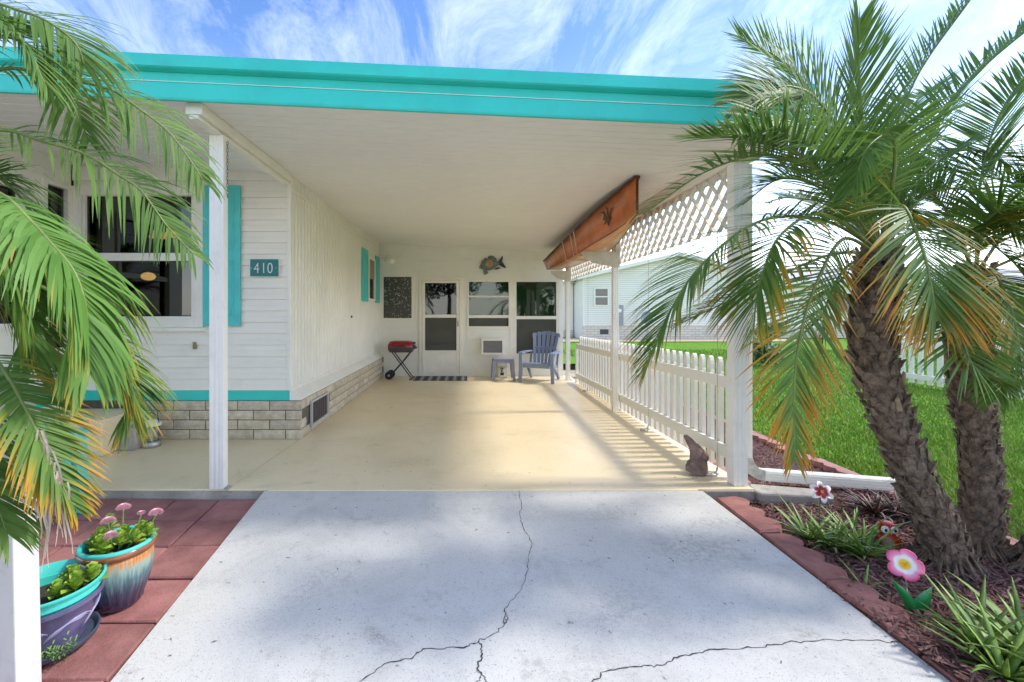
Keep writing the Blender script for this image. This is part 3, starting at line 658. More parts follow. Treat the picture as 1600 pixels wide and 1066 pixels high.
# left return wall with two windows
lw = MB(); wl = [(4.30, 4.545, .95, 2.55), (3.2, 4.06, 1.2, 2.42)]
wall_cells(lw, 2.9, HY - .03, .0, 2.86, wl, lambda m, a, b, c, d, mi: m.box(LX - .12, LX, a, b, c, d, mi))
left = lw.build('left_return_wall', m_white, house)
for (a, b, c, d), nm in zip(wl, ('x', 'y')):
    f_ = MB(); frame_ring(f_, a - .045, b + .03, c - .045, d + .045, .05, 0, .022); fmap(f_, lambda x, y, z: (LX + .001 + y, x, z)); wi = f_.build('window', m_white, left, bevel=.003)
    MB().box(LX - .05, LX - .045, a, b, c, d).build('pane', m_glass, wi)
    if nm == 'y':
        MB().box(LX - .06, LX - .01, a, b, 1.72, 1.78).build('meeting_rail', m_white, wi)
        for k in range(22): MB().bar((LX - .085, a, c + .02 + k * .055), (LX - .085, b, c + .02 + k * .055), .035, .003, (.5, 0, 1)).build('blind_slat', m_white, wi)
    else:
        cu = MB(); ring = []
        for k in range(25): yy2 = a + (b - a) * k / 24; ring.append((LX - .085 + .012 * math.sin(k * 1.35), yy2))
        cu.loft([[(x, y2, zz_) for x, y2 in ring] for zz_ in (c - .02, d + .02)], caps=False, closed=False); cu.build('curtain', m_curtain, wi, smooth=True)
MB().box(LX + .002, LX + .012, 2.9, HY - .02, .402, .50).build('turquoise_band', m_teal, left)
# side wall of fluted panel
sw = MB(); yv = HY + .02; pf = []
while yv < YB - .11: pf += [(yv, 0), (yv + .008, -.012), (yv + .02, -.012), (yv + .028, 0), (yv + .064, 0)]; yv += .1; pf += [(yv - .018, -.003), (yv - .012, -.003)]
pf.append((YB - .001, 0))
SWY0, SWY1, SWZ0, SWZ1 = 8.14, 8.70, 1.53, 2.33
sw.loft([[(HX + dx, yy2, zz_) for yy2, dx in pf] for zz_ in (.50, 2.72)], caps=False, closed=False)
side = sw.build('side_wall', m_panel, house, recalc=False)
MB().box(HX - .10, HX - .02, HY + .11, YB, .30, 2.86).build('sheathing', m_white, side)
MB().box(HX - .001, HX + .014, HY + .02, YB - .01, 2.555, 2.575).build('trim_strip', m_white, side)
MB().prism([(HX - .01, HY - .018, .53), (HX + .006, HY - .018, .53), (HX + .012, HY - .018, .50), (HX + .100, HY - .018, .425), (HX + .102, HY - .018, .402), (HX - .01, HY - .018, .402)], (0, YB - HY, 0)).build('ledge_trim', m_white, side, bevel=.002)
sm = lambda b: fmap(b, lambda x, y, z: (HX + .030 - y, x, z))
shutter(7.66, 8.08, 1.50, 2.42, house, sm); shutter(8.75, 9.13, 1.50, 2.42, house, sm)
f_ = MB(); frame_ring(f_, SWY0, SWY1, SWZ0, SWZ1, .035, -.03, .0); fmap(f_, lambda x, y, z: (HX + .002 - y, x, z)); wi = f_.build('window', m_white, house)
MB().box(HX + .006, HX + .010, SWY0 + .036, SWY1 - .036, SWZ0 + .036, 1.94).build('pane', glass_mat('dark_side_glass', (.08, .08, .08), 1, .8, (.012, .012, .012)), wi)
MB().box(HX + .012, HX + .016, SWY0 + .036, SWY1 - .036, 1.94, SWZ1 - .036).build('shade', M('tan_shade', (.30, .27, .19), .8), wi)
for zz_ in (1.10,): MB().tube([(HX + .001, 6.98, 1.24), (HX + .02, 6.98, 1.24)], .018, 8).build('pipe_outlet', m_darkgrey, side)
# brick skirt
BX = HX + .105
sk = MB(); sk.box(LX, BX - .012, HY + .002, HY + .09, 0, .398); sk.box(BX - .10, BX - .012, HY + .09, YB, 0, .398); skirt = sk.build('brick_skirt', m_mortar, house)
def brick_mesh(L, seed):
    rnd = random.Random(seed); H = .0905; nx, nz = 6, 3; b = MB(); vs = []
    for k in range(nz):
        for i in range(nx):
            e = i in (0, nx - 1) or k in (0, nz - 1)
            vs.append((L * i / (nx - 1) + (rnd.uniform(-.006, .006) if not e else 0), -.004 if e else -.010 - rnd.uniform(0, .012), H * k / (nz - 1) + (rnd.uniform(-.006, .006) if not e else 0)))
    fs = [(k * nx + i, k * nx + i + 1, (k + 1) * nx + i + 1, (k + 1) * nx + i) for k in range(nz - 1) for i in range(nx - 1)]
    b.add(vs, fs)
    rim = [i for i in range(nx)] + [nx * 2 - 1, nx * 3 - 1] + [nx * 3 - 1 - i for i in range(1, nx)] + [nx]
    base = len(b.v); b.v += [(b.v[i][0], .02, b.v[i][2]) for i in rim]
    n_ = len(rim); f2 = [(rim[i], base + i, base + (i + 1) % n_, rim[(i + 1) % n_]) for i in range(n_)]
    b.f += f2; b.m += [0] * len(f2)
    o = b.build('brick', m_brick); me = o.data; bpy.data.objects.remove(o); return me
BM = {L: [brick_mesh(L, s + int(L * 1000)) for s in range(4)] for L in (.318, .154)}
pitch = .329
for c in range(4):
    z = .004 + c * .0995; off = 0 if c % 2 else -.165
    x = BX - .004; first = True
    while x > -3.35:                    # front face, from the corner to the left
        L = .154 if (first and c % 2 == 0) else .318
        share('brick', random.choice(BM[L]), (x - L, HY - .001, z), skirt); x -= L + .011; first = False
    y = HY + .002; first = True
    while y < YB - .2:                  # side face
        L = .154 if (first and c % 2) else .318
        if not (c < 4 and y + L > 4.92 and y < 5.42 and .06 < z < .30): share('brick', random.choice(BM[L]), (BX - .013, y, z), skirt, (0, 0, R(90)))
        y += L + .011; first = False
vt = empty('crawl_space_vent', (BX, 5.16, .2), parent=None); bpy.data.objects.remove(vt)
v_ = MB(); frame_ring(v_, 4.86, 5.46, .06, .345, .025, 0, .022); fmap(v_, lambda x, y, z: (BX + y, x, z)); vent = v_.build('crawl_space_vent', M('vent_frame', (.50, .48, .44), .6, .15, 10), skirt)
MB().box(BX - .02, BX + .004, 4.887, 5.433, .087, .318).build('vent_screen', M('vent_screen', (.07, .06, .055), .9, .3, 40), vent)
for k in range(7): MB().box(BX + .005, BX + .012, 4.92 + k * .075, 4.945 + k * .075, .088, .317).build('vent_slat', M('vent_slat', (.12, .095, .08), .8) if k == 0 else bpy.data.materials['vent_slat'], vent)
# back wall, door, windows
def bpx(px): return (px - VX) / (FPX / YB)
def bpz(py): return EYE - (py - VY) / (FPX / YB)
holes = [(-1.72, -1.14, 1.19, 2.04), (-.985, -.10, -.01, 2.03), (.015, .87, 1.02, 1.94), (.995, 1.84, .46, 1.94)]
bw = MB(); wall_cells(bw, HX - .14, 1.955, 0, 2.75, holes, lambda m, a, b, c, d, mi: m.box(a, b, YB, YB + .10, c, d, mi)); back = bw.build('back_wall', m_backwall, house)
MB().box(HX + .01, 1.955, YB - .008, YB - .001, 2.345, 2.365).build('seam_trim', m_backwall, back)
MB().box(1.865, 1.965, YB - .022, YB - .001, 0, 2.33).build('corner_trim', m_white, back, bevel=.003)
MB().box(.885, .985, YB - .014, YB - .001, .40, 1.98).build('mullion_trim', m_white, back, bevel=.003)
f_ = MB(); frame_ring(f_, -1.75, -1.11, 1.16, 2.07, .032, YB - .016, YB + .02); wi = f_.build('window', m_white, house, bevel=.002)
MB().box(-1.717, -1.143, YB + .004, YB + .008, 1.193, 2.037).build('pane', m_floral, wi)
f_ = MB(); frame_ring(f_, .0, .885, .99, 1.97, .035, YB - .018, YB + .02); f_.box(.036, .849, YB - .012, YB + .02, 1.195, 1.255); wi = f_.build('window', m_white, house, bevel=.002)
MB().box(.036, .849, YB + .004, YB + .008, 1.256, 1.934).build('pane', m_glass_g, wi); MB().box(.06, .825, YB + .01, YB + .014, 1.03, 1.194).build('pane', m_screen, wi)
MB().box(.02, .85, YB - .003, YB + .0005, 1.62, 1.65).build('inner_bar', m_backwall, wi)
f_ = MB(); frame_ring(f_, .975, 1.862, .43, 1.97, .035, YB - .018, YB + .02); f_.box(1.011, 1.826, YB - .012, YB + .02, 1.17, 1.235); wi = f_.build('window', m_white, house, bevel=.002)
MB().box(1.011, 1.826, YB + .004, YB + .008, 1.236, 1.934).build('pane', m_glass_g, wi); MB().box(1.011, 1.826, YB + .01, YB + .014, .466, 1.169).build('pane', m_screen, wi)
pn = MB(); frame_ring(pn, .0, .885, .42, .965, .02, YB - .010, YB - .001); pn.box(.26, .275, YB - .008, YB - .001, .44, .945); pn.build('filler_panel', m_backwall, house)
# screen door
dr_ = MB(); frame_ring(dr_, -.985, -.10, -.02, 2.03, .06, YB - .03, YB + .02); dr_.v = [(x, y, max(z, .003)) for x, y, z in dr_.v]; dj = dr_.build('screen_door', m_white, house, bevel=.003)
f_ = MB(); frame_ring(f_, -.92, -.165, .03, 1.965, .055, YB - .038, YB + .0); f_.box(-.865, -.22, YB - .036, YB, 1.20, 1.265); f_.box(-.865, -.22, YB - .036, YB, .455, .53); f_.build('door_leaf', m_white, dj, bevel=.003)
MB().box(-.864, -.221, YB - .02, YB - .016, 1.266, 1.909).build('pane', m_glass, dj); MB().box(-.864, -.221, YB - .018, YB - .014, .531, 1.199).build('screen', m_screen, dj)
MB().box(-.864, -.221, YB - .024, YB - .004, .086, .454).build('kick_panel', m_white, dj, bevel=.004)
MB().box(-.20, -.175, YB - .06, YB - .039, 1.02, 1.14).build('handle', M('brass_handle', (.42, .30, .12), .4, metal=.6), dj, bevel=.004)
# rooms behind the glass
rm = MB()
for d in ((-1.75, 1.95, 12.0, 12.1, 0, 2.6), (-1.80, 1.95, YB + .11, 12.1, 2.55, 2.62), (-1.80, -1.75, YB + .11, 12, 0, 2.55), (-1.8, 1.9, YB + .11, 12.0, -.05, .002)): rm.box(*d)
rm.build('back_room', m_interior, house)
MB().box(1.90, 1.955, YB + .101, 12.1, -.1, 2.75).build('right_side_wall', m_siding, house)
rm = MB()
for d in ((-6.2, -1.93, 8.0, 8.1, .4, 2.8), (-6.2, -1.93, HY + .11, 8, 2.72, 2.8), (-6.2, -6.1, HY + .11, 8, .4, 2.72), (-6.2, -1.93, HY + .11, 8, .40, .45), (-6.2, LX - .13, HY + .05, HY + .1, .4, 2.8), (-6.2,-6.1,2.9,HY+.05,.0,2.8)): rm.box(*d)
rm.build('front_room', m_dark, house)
cu = MB(); ring = [(-4.7 + .55 * k / 60, HY + .30 + .035 * math.sin(k * .9)) for k in range(61)]
cu.loft([[(x, y2, zz_) for x, y2 in ring] for zz_ in (.55, 2.6)], caps=False, closed=False); tag(cu.build('curtain', m_curtain, smooth=True), 'grey curtain hanging inside the front window at its left', 'curtain')
lamp = empty('chandelier', (-3.72, 5.75, 2.7), 'lit amber glass chandelier seen through the front window', 'lamp')
MB().tube([(-3.72, 5.75, 2.7), (-3.72, 5.75, 2.35)], .012, 6).build('stem', m_woodtrim, lamp)
for i, (a, b) in enumerate(((-.26, 0), (0, -.1), (.27, .03))):
    MB().tube([(-3.72, 5.75, 2.36), (-3.72 + a * .6, 5.75 + b, 2.33), (-3.72 + a, 5.75 + b, 2.37)], .010, 6).build('arm', m_woodtrim, lamp)
    MB().lathe([(.03, .07), (.06, .05), (.085, 0), (.09, -.03)], (-3.72 + a, 5.75 + b, 2.29), 14).build('lamp_shade', m_bulb, lamp, smooth=True)
tl = empty('table_lamp', (-4.2, 5.9, 1.2), 'small round amber lamp low inside the front window', 'lamp')
MB().ball((-4.2, 5.9, 1.78), (.085, .085, .055), 14, 8).build('lamp_shade', m_bulb, tl, smooth=True); MB().tube([(-4.2, 5.9, .45), (-4.2, 5.9, 1.73)], .012, 6).build('stem', m_woodtrim, tl)
# step and lantern on the porch
st = MB().box(-4.04, -3.30, 4.05, 4.55, .001, .33).build('porch_step', m_slab, bevel=.01); tag(st, 'tan painted concrete step against the left wall behind the palm fronds', 'step')
blk = MB().box(-3.28, -3.14, 4.22, 4.42, .001, .21).build('concrete_block', m_conc, bevel=.008); tag(blk, 'grey concrete block on the slab beside the tan step', 'block')
ln_ = empty('lantern', (-3.07, 4.36, 0), 'small clear camping lantern with white cap next to the concrete block', 'lantern')
MB().lathe([(.075, .002), (.08, .02), (.08, .05), (.066, .055)], (-3.07, 4.36, 0), 18).build('base', m_metal, ln_, smooth=True, )
MB().lathe([(.062, .056), (.07, .10), (.07, .16), (.062, .20)], (-3.07, 4.36, 0), 18).build('globe', glass_mat('lantern_globe', (.8, .85, .85), 1, .25, (.5, .52, .52)), ln_, smooth=True)
MB().lathe([(.066, .201), (.085, .205), (.08, .225), (.045, .255), (.02, .265)], (-3.07, 4.36, 0), 18).build('cap', m_white, ln_, smooth=True)
MB().tube([(-3.145, 4.36, .21), (-3.13, 4.36, .30), (-3.07, 4.36, .33), (-3.01, 4.36, .30), (-2.995, 4.36, .21)], .004, 5).build('handle', m_black, ln_)
# house number plaque
pq = empty('number_plaque', (-2.065, HY - .03, 1.76), 'green house number plaque reading 410 beside the turquoise shutter', 'house number')
MB().box(-2.215, -1.915, HY - .046, HY - .020, 1.665, 1.852).build('border', m_plaque_w, pq, bevel=.002)
MB().box(-2.209, -1.921, HY - .052, HY - .0462, 1.671, 1.846).build('plate', m_plaque, pq, bevel=.002)
for s_, x, wd in (('4', -2.172, .05), ('1', -2.10, .03), ('0', -2.035, .055)):
    cu = bpy.data.curves.new('numeral', 'FONT'); cu.body = s_; cu.size = .155; cu.extrude = .004; cu.offset = -.0022
    to = bpy.data.objects.new('numeral', cu); COL.objects.link(to); bpy.context.view_layer.update()
    me = bpy.data.meshes.new_from_object(to.evaluated_get(bpy.context.evaluated_depsgraph_get())); bpy.data.objects.remove(to)
    me.materials.clear(); me.materials.append(m_plaque_w); me.name = 'numeral'
    n_ = share('numeral', me, (x, HY - .0562, 1.703), pq, (R(90), 0, 0), (.80, 1, 1))
for x in (-2.195, -1.945): MB().tube([(x, HY - .0521, 1.757), (x, HY - .056, 1.757)], .005, 8).build('screw', m_metal, pq)
# small brown door bell like block on siding
db = MB().box(-2.80, -2.775, HY - .04, HY - .015, 0.93, 1.00).build('wall_outlet_cover', M('brown_cover', (.28, .20, .10), .6)); tag(db, 'small brown cover on the siding below the front window', 'cover')
# motion flood light
fl = empty('flood_light', (-1.60, 9.1, 2.38), 'twin motion flood light at the corner of back and side walls', 'flood light')
MB().lathe([(.05, 0), (.05, .02), (.03, .03)], (0, 0, 0), 14).build('tmp', m_white, fl)
bpy.data.objects.remove(fl.children[0])
MB().ball((-1.62, YB - .04, 2.38), (.05, .04, .05)).build('base', m_white, fl, smooth=True)
for a in (-.06, .09):
    b_ = MB(); b_.tube([(-1.62, YB - .06, 2.38), (-1.62 + a * .6, YB - .10, 2.37), (-1.62 + a, YB - .14, 2.36)], .012, 6); b_.tube([(-1.62 + a, YB - .13, 2.36), (-1.62 + a * 1.3, YB - .22, 2.33)], [.022, .05], 12); b_.build('lamp_head', m_white, fl, smooth=True, auto=40)
# metal fish on the back wall
def fx(u, v): return (.24 + (u - 150) / 870 * .55, 2.47 - (v - 210) / 870 * .55 * 1.0)
fish = empty('wall_fish', (.5, YB, 2.28), 'blue and tan metal fish ornament on the back wall', 'wall ornament')
def plate(name, pts, d0, d1, mat):
    MB().prism([(fx(*p)[0], YB - d0, fx(*p)[1]) for p in pts], (0, -(d1 - d0), 0)).build(name, mat, fish, bevel=.003)
plate('body', [(150,600),(190,520),(255,360),(330,330),(430,320),(560,320),(650,350),(740,380),(800,440),(800,500),(720,560),(640,630),(520,680),(400,690),(300,660),(220,635)], .03, .042, m_fishb)
plate('belly', [(360,520),(380,420),(450,350),(560,335),(610,400),(600,500),(560,580),(460,590)], .0425, .052, m_fisht)
plate('dorsal_fin', [(430,300),(440,240),(520,205),(610,215),(690,275),(730,310),(700,355),(620,325),(520,310)], .025, .036, m_fishb)
plate('head_fin', [(300,330),(370,265),(390,330)], .025, .036, m_fishd)
plate('tail', [(780,400),(905,215),(930,240),(915,340),(880,380),(1030,590),(1000,615),(860,545),(790,500)], .025, .036, m_fishd)
plate('pectoral_fin', [(320,650),(400,680),(460,770),(420,800),(330,840),(295,780),(290,700)], .044, .054, m_fishb)
plate('anal_fin', [(650,640),(740,590),(870,605),(780,640),(690,665)], .025, .036, m_fishd)
MB().ball((*[fx(250, 540)[0]], YB - .045, fx(250, 540)[1]), (.012, .006, .012), 8, 5).build('eye', m_black, fish)
# window air conditioner
ac = empty('air_conditioner', (.51, YB, .44), 'cream window air conditioner below the green window', 'air conditioner')
f_ = MB(); frame_ring(f_, .285, .745, .455, .775, .04, YB - .16, YB - .011); f_.build('casing', m_white, ac, bevel=.006)
MB().box(.326, .704, YB - .14, YB - .02, .496, .734).build('coil', M('ac_coil', (.13, .125, .12), .6), ac)
for k in range(11): MB().box(.327, .703, YB - .152, YB - .142, .502 + k * .021, .511 + k * .021).build('louvre', M('ac_louvre', (.34, .33, .30), .5) if k == 0 else bpy.data.materials['ac_louvre'], ac)
MB().box(.27, .76, YB - .17, YB - .012, .776, .786).build('top_flange', m_white, ac)
# ------------------------------------------------------------------ picket fence
def picket_mesh(h, w_, t_):
    m = MB(); hw = w_ / 2
    prof = [(hw, 0), (hw, h - .125), (hw * .86, h - .118), (hw * .86, h - .108), (hw * 1.0, h - .095), (hw * 1.02, h - .07), (hw * .86, h - .04), (hw * .45, h - .012), (0, h)]
    poly = [(0, x, z) for x, z in prof] + [(0, -x, z) for x, z in reversed(prof[:-1])]
    m.prism([(-t_ / 2, y, z) for _, y, z in poly], (t_, 0, 0)); o = m.build('picket', m_vinyl); me = o.data; bpy.data.objects.remove(o); return me
FX = 2.045
fence = empty('picket_fence', (FX, 3.5, 0), 'white vinyl picket fence along the right side of the carport slab', 'fence')
def fz(Y): return -.016 * (Y - 3.45)
for z0, z1 in ((.17, .265), (.715, .805)):
    MB().loft([[(FX - .034, y, z0 + fz(y)), (FX - .001, y, z0 + fz(y)), (FX - .001, y, z1 + fz(y)), (FX - .034, y, z1 + fz(y))] for y in (3.455, 8.3)]).build('rail', m_vinyl, fence, bevel=.004)
pm = picket_mesh(.89, .060, .032); y = 3.52
while y < 8.28: share('picket', pm, (FX + .0175, y, .055 + fz(y)), fence); y += .1365
MB().box(FX - .03, FX + .02, 8.30, 8.35, -.05, .70).build('end_post', m_vinyl, fence, bevel=.004)
# far fence on the right
ff = empty('picket_fence', (8.8, 8, -.1), 'short white picket fence at the far side of the lawn behind the palms', 'fence')
for z0, z1 in ((.0, .10), (.62, .72)): MB().box(8.76, 8.80, 5.6, 9.3, z0, z1).build('rail', m_vinyl, ff, bevel=.004)
pm2 = picket_mesh(.92, .10, .02); y = 5.65
while y < 9.3: share('picket', pm2, (8.815, y, -.08), ff); y += .18
MB().box(8.72, 8.86, 9.3, 9.42, -.1, .95).build('end_post', m_vinyl, ff, bevel=.01)
# ------------------------------------------------------------------ boat under the roof
boat = empty('canoe', (1.66, 6.2, 2.1), 'varnished orange plywood canoe stored under the carport roof', 'boat')
st_ = [(4.10, 1.555, .012, 2.545, .010, 2.215), (4.35, 1.575, .055, 2.525, .03, 2.175), (4.8, 1.615, .13, 2.49, .08, 2.15), (5.35, 1.66, .205, 2.45, .14, 2.135), (5.95, 1.695, .245, 2.415, .175, 2.12),
       (6.7, 1.71, .262, 2.38, .19, 2.115), (7.5, 1.705, .25, 2.345, .175, 2.118), (8.2, 1.68, .215, 2.315, .145, 2.125), (8.65, 1.66, .185, 2.30, .12, 2.135)]
def hull(side_i):
    a = []
    for Y, c, g, zg, k, zk in st_: a.append([(c - g, Y, zg), (c - k, Y, zk), (c + k, Y, zk), (c + g, Y, zg)])
    return a
H = hull(0)
for nm, i, mt in (('side_panel', 0, m_wood), ('bottom_panel', 1, m_wood_l), ('side_panel', 2, m_wood)):
    o = MB().loft([[r_[i], r_[i + 1]] for r_ in H], caps=False, closed=False).build(nm, mt, boat, smooth=True)
    so = o.modifiers.new('solid', 'SOLIDIFY'); so.thickness = .008; so.offset = 0
MB().prism(H[-1], (0, .012, 0)).build('transom', m_wood, boat)
MB().tube([(1.553, 4.092, 2.55), (1.554, 4.09, 2.42), (1.554, 4.092, 2.30), (1.556, 4.10, 2.215), (1.575, 4.35, 2.172)], .008, 6).build('stem', m_woodtrim, boat)
for i in (0, 3): MB().tube([(r_[i][0] + (-.006 if i == 0 else .006), r_[i][1], r_[i][2]) for r_ in H], .011, 6).build('gunwale', m_woodtrim, boat)
for i in (1, 2): MB().tube([r_[i] for r_ in H[1:]], .006, 5).build('chine', m_woodtrim, boat)
for yy2 in (5.3, 6.7, 7.8):
    MB().box(1.50, 1.85, yy2, yy2 + .06, 2.33, 2.35).build('thwart', m_woodtrim, boat)
def hp(Y, t):     # point on the left side panel
    for a, b in zip(st_[:-1], st_[1:]):
        if a[0] <= Y <= b[0]:
            u = (Y - a[0]) / (b[0] - a[0]); c, g, zg, k, zk = [a[i] * (1 - u) + b[i] * u for i in range(1, 6)]
            return Vector((c - g * (1 - t) - k * t - .008, Y, zg * (1 - t) + zk * t))
def decal(poly, nm='decal'):
    vs = [hp(4.62 + .35 * u, .12 + .66 * v) + Vector((-.0, 0, 0)) for u, v in poly]
    MB().prism(vs, (-.004, 0, -.001)).build(nm, m_woodtrim, boat)
decal([(.35,.55),(.55,.5),(.75,.35),(.9,.55),(.7,.62),(.85,.8),(.6,.75),(.5,.98),(.38,.78),(.2,.72)]); decal([(.42,.5),(.38,.2),(.5,.02),(.46,.25),(.52,.48)]); decal([(.6,.45),(.7,.2),(1.0,.1),(.78,.28),(.68,.45)]); decal([(.34,.5),(.15,.3),(-.05,.32),(.14,.42),(.3,.6)])
for yy2 in (6.05, 6.25, 6.75):
    p = [hp(yy2, 0) + Vector((-.012, 0, .01)), hp(yy2, .5) + Vector((-.004, .05, 0)), hp(yy2 + .1, 1) + Vector((-.002, 0, -.008)), (1.85, yy2 + .14, 2.105), (1.955, yy2 + .16, 2.34)]
    MB().tube(p, .006, 5).build('tie_rope', m_rope, boat)
for i, (yy2, lb) in enumerate(((5.90, 'pale plywood bracket under the canoe at the middle post'), (8.61, 'pale plywood bracket under the canoe stern at the rear post'))):
    x0, x1 = (1.50, 2.005) if i == 0 else (1.60, 1.99)
    o = MB().prism([(x0, yy2, 2.10), (x0 + .02, yy2, 2.045), (x0 + .16, yy2, 1.955), (x1 - .07, yy2, 1.905), (x1, yy2, 1.905), (x1, yy2, 2.42), (x1 - .06, yy2, 2.42), (x1 - .06, yy2, 2.108)], (0, -.025, 0)).build('canoe_bracket', m_ply, bevel=.003)
    tag(o, lb, 'bracket', 'canoe brackets')
# ------------------------------------------------------------------ furniture and small things in the carport
def adirondack(name, loc, rz, mat, label):
    t = empty(name, loc, label, 'chair'); t.rotation_euler.z = rz
    def B(nm, mb, bev=.006, smooth=False): return mb.build(nm, mat, t, bevel=bev, world=False, smooth=smooth)
    se = MB(); rings = []     # seat: dished, from front edge (y=-.27) to the back
    for y_, z_ in ((-.285, .30), (-.285, .355), (-.25, .372), (-.12, .355), (.05, .318), (.19, .285), (.21, .285)):
        rings.append([(-.25, y_, z_), (.25, y_, z_), (.25, y_ + .002, z_ - .03), (-.25, y_ + .002, z_ - .03)])
    se.loft(rings); B('seat', se)
    ns = 6
    for i in range(ns):
        u0 = -1 + 2 * i / ns + .045; u1 = -1 + 2 * (i + 1) / ns - .045; m = MB(); rg_ = []
        uc = (u0 + u1) / 2; top = .93 - .05 * uc * uc
        for q in range(6):
            s_ = q / 5; z_ = .27 + (top - .27) * s_; wdt = .20 + .085 * s_; yb = .20 + .235 * s_ 
            cur = lambda u: .05 * (1 - u * u)
            rg_.append([(u0 * wdt, yb + cur(u0), z_), (u1 * wdt, yb + cur(u1), z_), (u1 * wdt, yb + cur(u1) + .022, z_ - .004), (u0 * wdt, yb + cur(u0) + .022, z_ - .004)])
        m.loft(rg_); B('back_slat', m, .004)
    cr = MB(); cr.bar((-.235, .37, .60), (.235, .37, .60), .03, .06, (0, -.4, 1)); B('back_rail', cr)
    cr = MB(); cr.loft([[(u * .285, .435 + .05 * (1 - u * u) + dy_, .88 - .05 * u * u + dz_) for dy_, dz_ in ((0, -.02), (.024, -.022), (.03, .04), (.006, .045))] for u in (-1, -.5, 0, .5, 1)]); B('back_top', cr)
    for s_ in (-1, 1):
        a = MB(); a.loft([[(s_ * (.25 + .0), y_, z_), (s_ * (.25 + w2), y_, z_), (s_ * (.25 + w2), y_, z_ - .028), (s_ * .25, y_, z_ - .028)] for y_, z_, w2 in ((-.32, .555, .06), (-.29, .56, .10), (0, .562, .11), (.2, .56, .09), (.40, .553, .05))]); B('armrest', a)
        l_ = MB(); l_.loft([[(s_ * (.265 - o1), -.30 + dy_ + o2, z_), (s_ * (.33 - o1 * .5), -.30 + dy_ + o2, z_), (s_ * (.33 - o1 * .5), -.235 + dy_, z_), (s_ * (.265 - o1), -.235 + dy_, z_)] for z_, dy_, o1, o2 in ((0, -.035, -.02, 0), (.3, -.01, 0, -.01), (.532, 0, 0, -.02))]); B('leg', l_)
        l_ = MB(); l_.bar((s_ * .255, .02, .27), (s_ * .275, .38, .002), .045, .055, (0, 1, 1)); l_.bar((s_ * .262, -.24, .31), (s_ * .262, .25, .26), .03, .06); B('leg', l_)
        l_ = MB(); l_.bar((s_ * .27, .36, .535), (s_ * .265, .22, .26), .035, .04, (1, 0, 0)); B('arm_support', l_)
    return t
adirondack('adirondack_chair', (1.40, 8.58, .001), R(-24), m_resin, 'blue grey plastic adirondack chair by the back window')
adirondack('adirondack_chair', (-3.02, 2.88, pz(2.95) + .004), R(70), m_teal3, 'turquoise adirondack chair on the pavers behind palm fronds')
tb = empty('side_table', (.70, 8.78, 0), 'small lilac grey plastic side table beside the blue grey chair', 'table')
MB().box(.50, .90, 8.60, 8.98, .385, .412).build('table_top', m_table, tb, bevel=.012)
MB().box(.52, .88, 8.62, 8.96, .33, .384).build('apron', m_table, tb, bevel=.004)
for sx_ in (-1, 1):
    for sy_ in (-1, 1):
        MB().loft([[(.70 + sx_ * (.175 + o_) + a * w2, 8.79 + sy_ * (.165 + o_) + b * w2, z_) for a, b in ((-1, -1), (1, -1), (1, 1), (-1, 1))] for z_, o_, w2 in ((.001, .03, .024), (.2, .012, .026), (.384, 0, .03))]).build('leg', m_table, tb, bevel=.005)
bk = empty('bucket', (.70, 9.02, 0), 'white plastic bucket with a black printed label behind the side table', 'bucket')
MB().lathe([(.105, .002), (.12, .30), (.127, .30), (.127, .325), (.118, .325), (.10, .02)], (.70, 9.045, 0), 24).build('pail', m_white, bk, smooth=True, auto=35)
MB().lathe([(.132, .326), (.132, .345), (.02, .347)], (.70, 9.045, 0), 24).build('lid', m_white, bk, smooth=True, auto=35)
for z0, z1, a0, a1 in ((.17, .205, -18, 10), (.12, .16, -14, 2), (.055, .11, -20, 16), (.215, .225, -30, 30)):
    rg_ = []
    for k in range(7):
        a = R(-90 + a0 + (a1 - a0) * k / 6); rg_.append([(.70 + (.1065 + .05 * z + .0015) * math.cos(a), 9.045 + (.1065 + .05 * z + .0015) * math.sin(a), z) for z in (z0, z1)])
    MB().loft(rg_, caps=False, closed=False).build('printed_label', m_black, bk)
MB().tube([(.58, 9.04, .28), (.60, 8.93, .22), (.70, 8.905, .18), (.80, 8.93, .22), (.82, 9.04, .28)], .004, 5).build('bail_handle', m_metal, bk)
# folding grill
GY = 8.85
gr = empty('portable_grill', (-1.3, GY, 0), 'red lidded portable grill on folding black legs beside the door', 'grill')
def slab_ring(x0, x1, y0, y1, z, r_=.06, n=5):
    p = []
    for cx, cy, a0 in ((x1 - r_, y1 - r_, 0), (x0 + r_, y1 - r_, 90), (x0 + r_, y0 + r_, 180), (x1 - r_, y0 + r_, 270)):
        for k in range(n): a = R(a0 + 90 * k / (n - 1)); p.append((cx + r_ * math.cos(a), cy + r_ * math.sin(a), z))
    return p
MB().loft([slab_ring(-1.52, -1.08, GY - .16, GY + .12, .53, .07), slab_ring(-1.545, -1.055, GY - .185, GY + .145, .575, .08), slab_ring(-1.55, -1.05, GY - .19, GY + .15, .635, .08)]).build('fire_box', m_darkgrey, gr, smooth=True, auto=40)
MB().loft([slab_ring(-1.55, -1.05, GY - .192, GY + .152, .637, .08), slab_ring(-1.545, -1.055, GY - .187, GY + .147, .69, .08), slab_ring(-1.515, -1.085, GY - .155, GY + .115, .735, .08), slab_ring(-1.46, -1.14, GY - .10, GY + .06, .75, .06)]).build('lid', m_red, gr, smooth=True, auto=50)
h_ = MB(); h_.tube([(-1.40, GY - .19, .66), (-1.40, GY - .225, .665), (-1.20, GY - .225, .665), (-1.20, GY - .19, .66)], .009, 6); h_.build('lid_handle', m_black, gr)
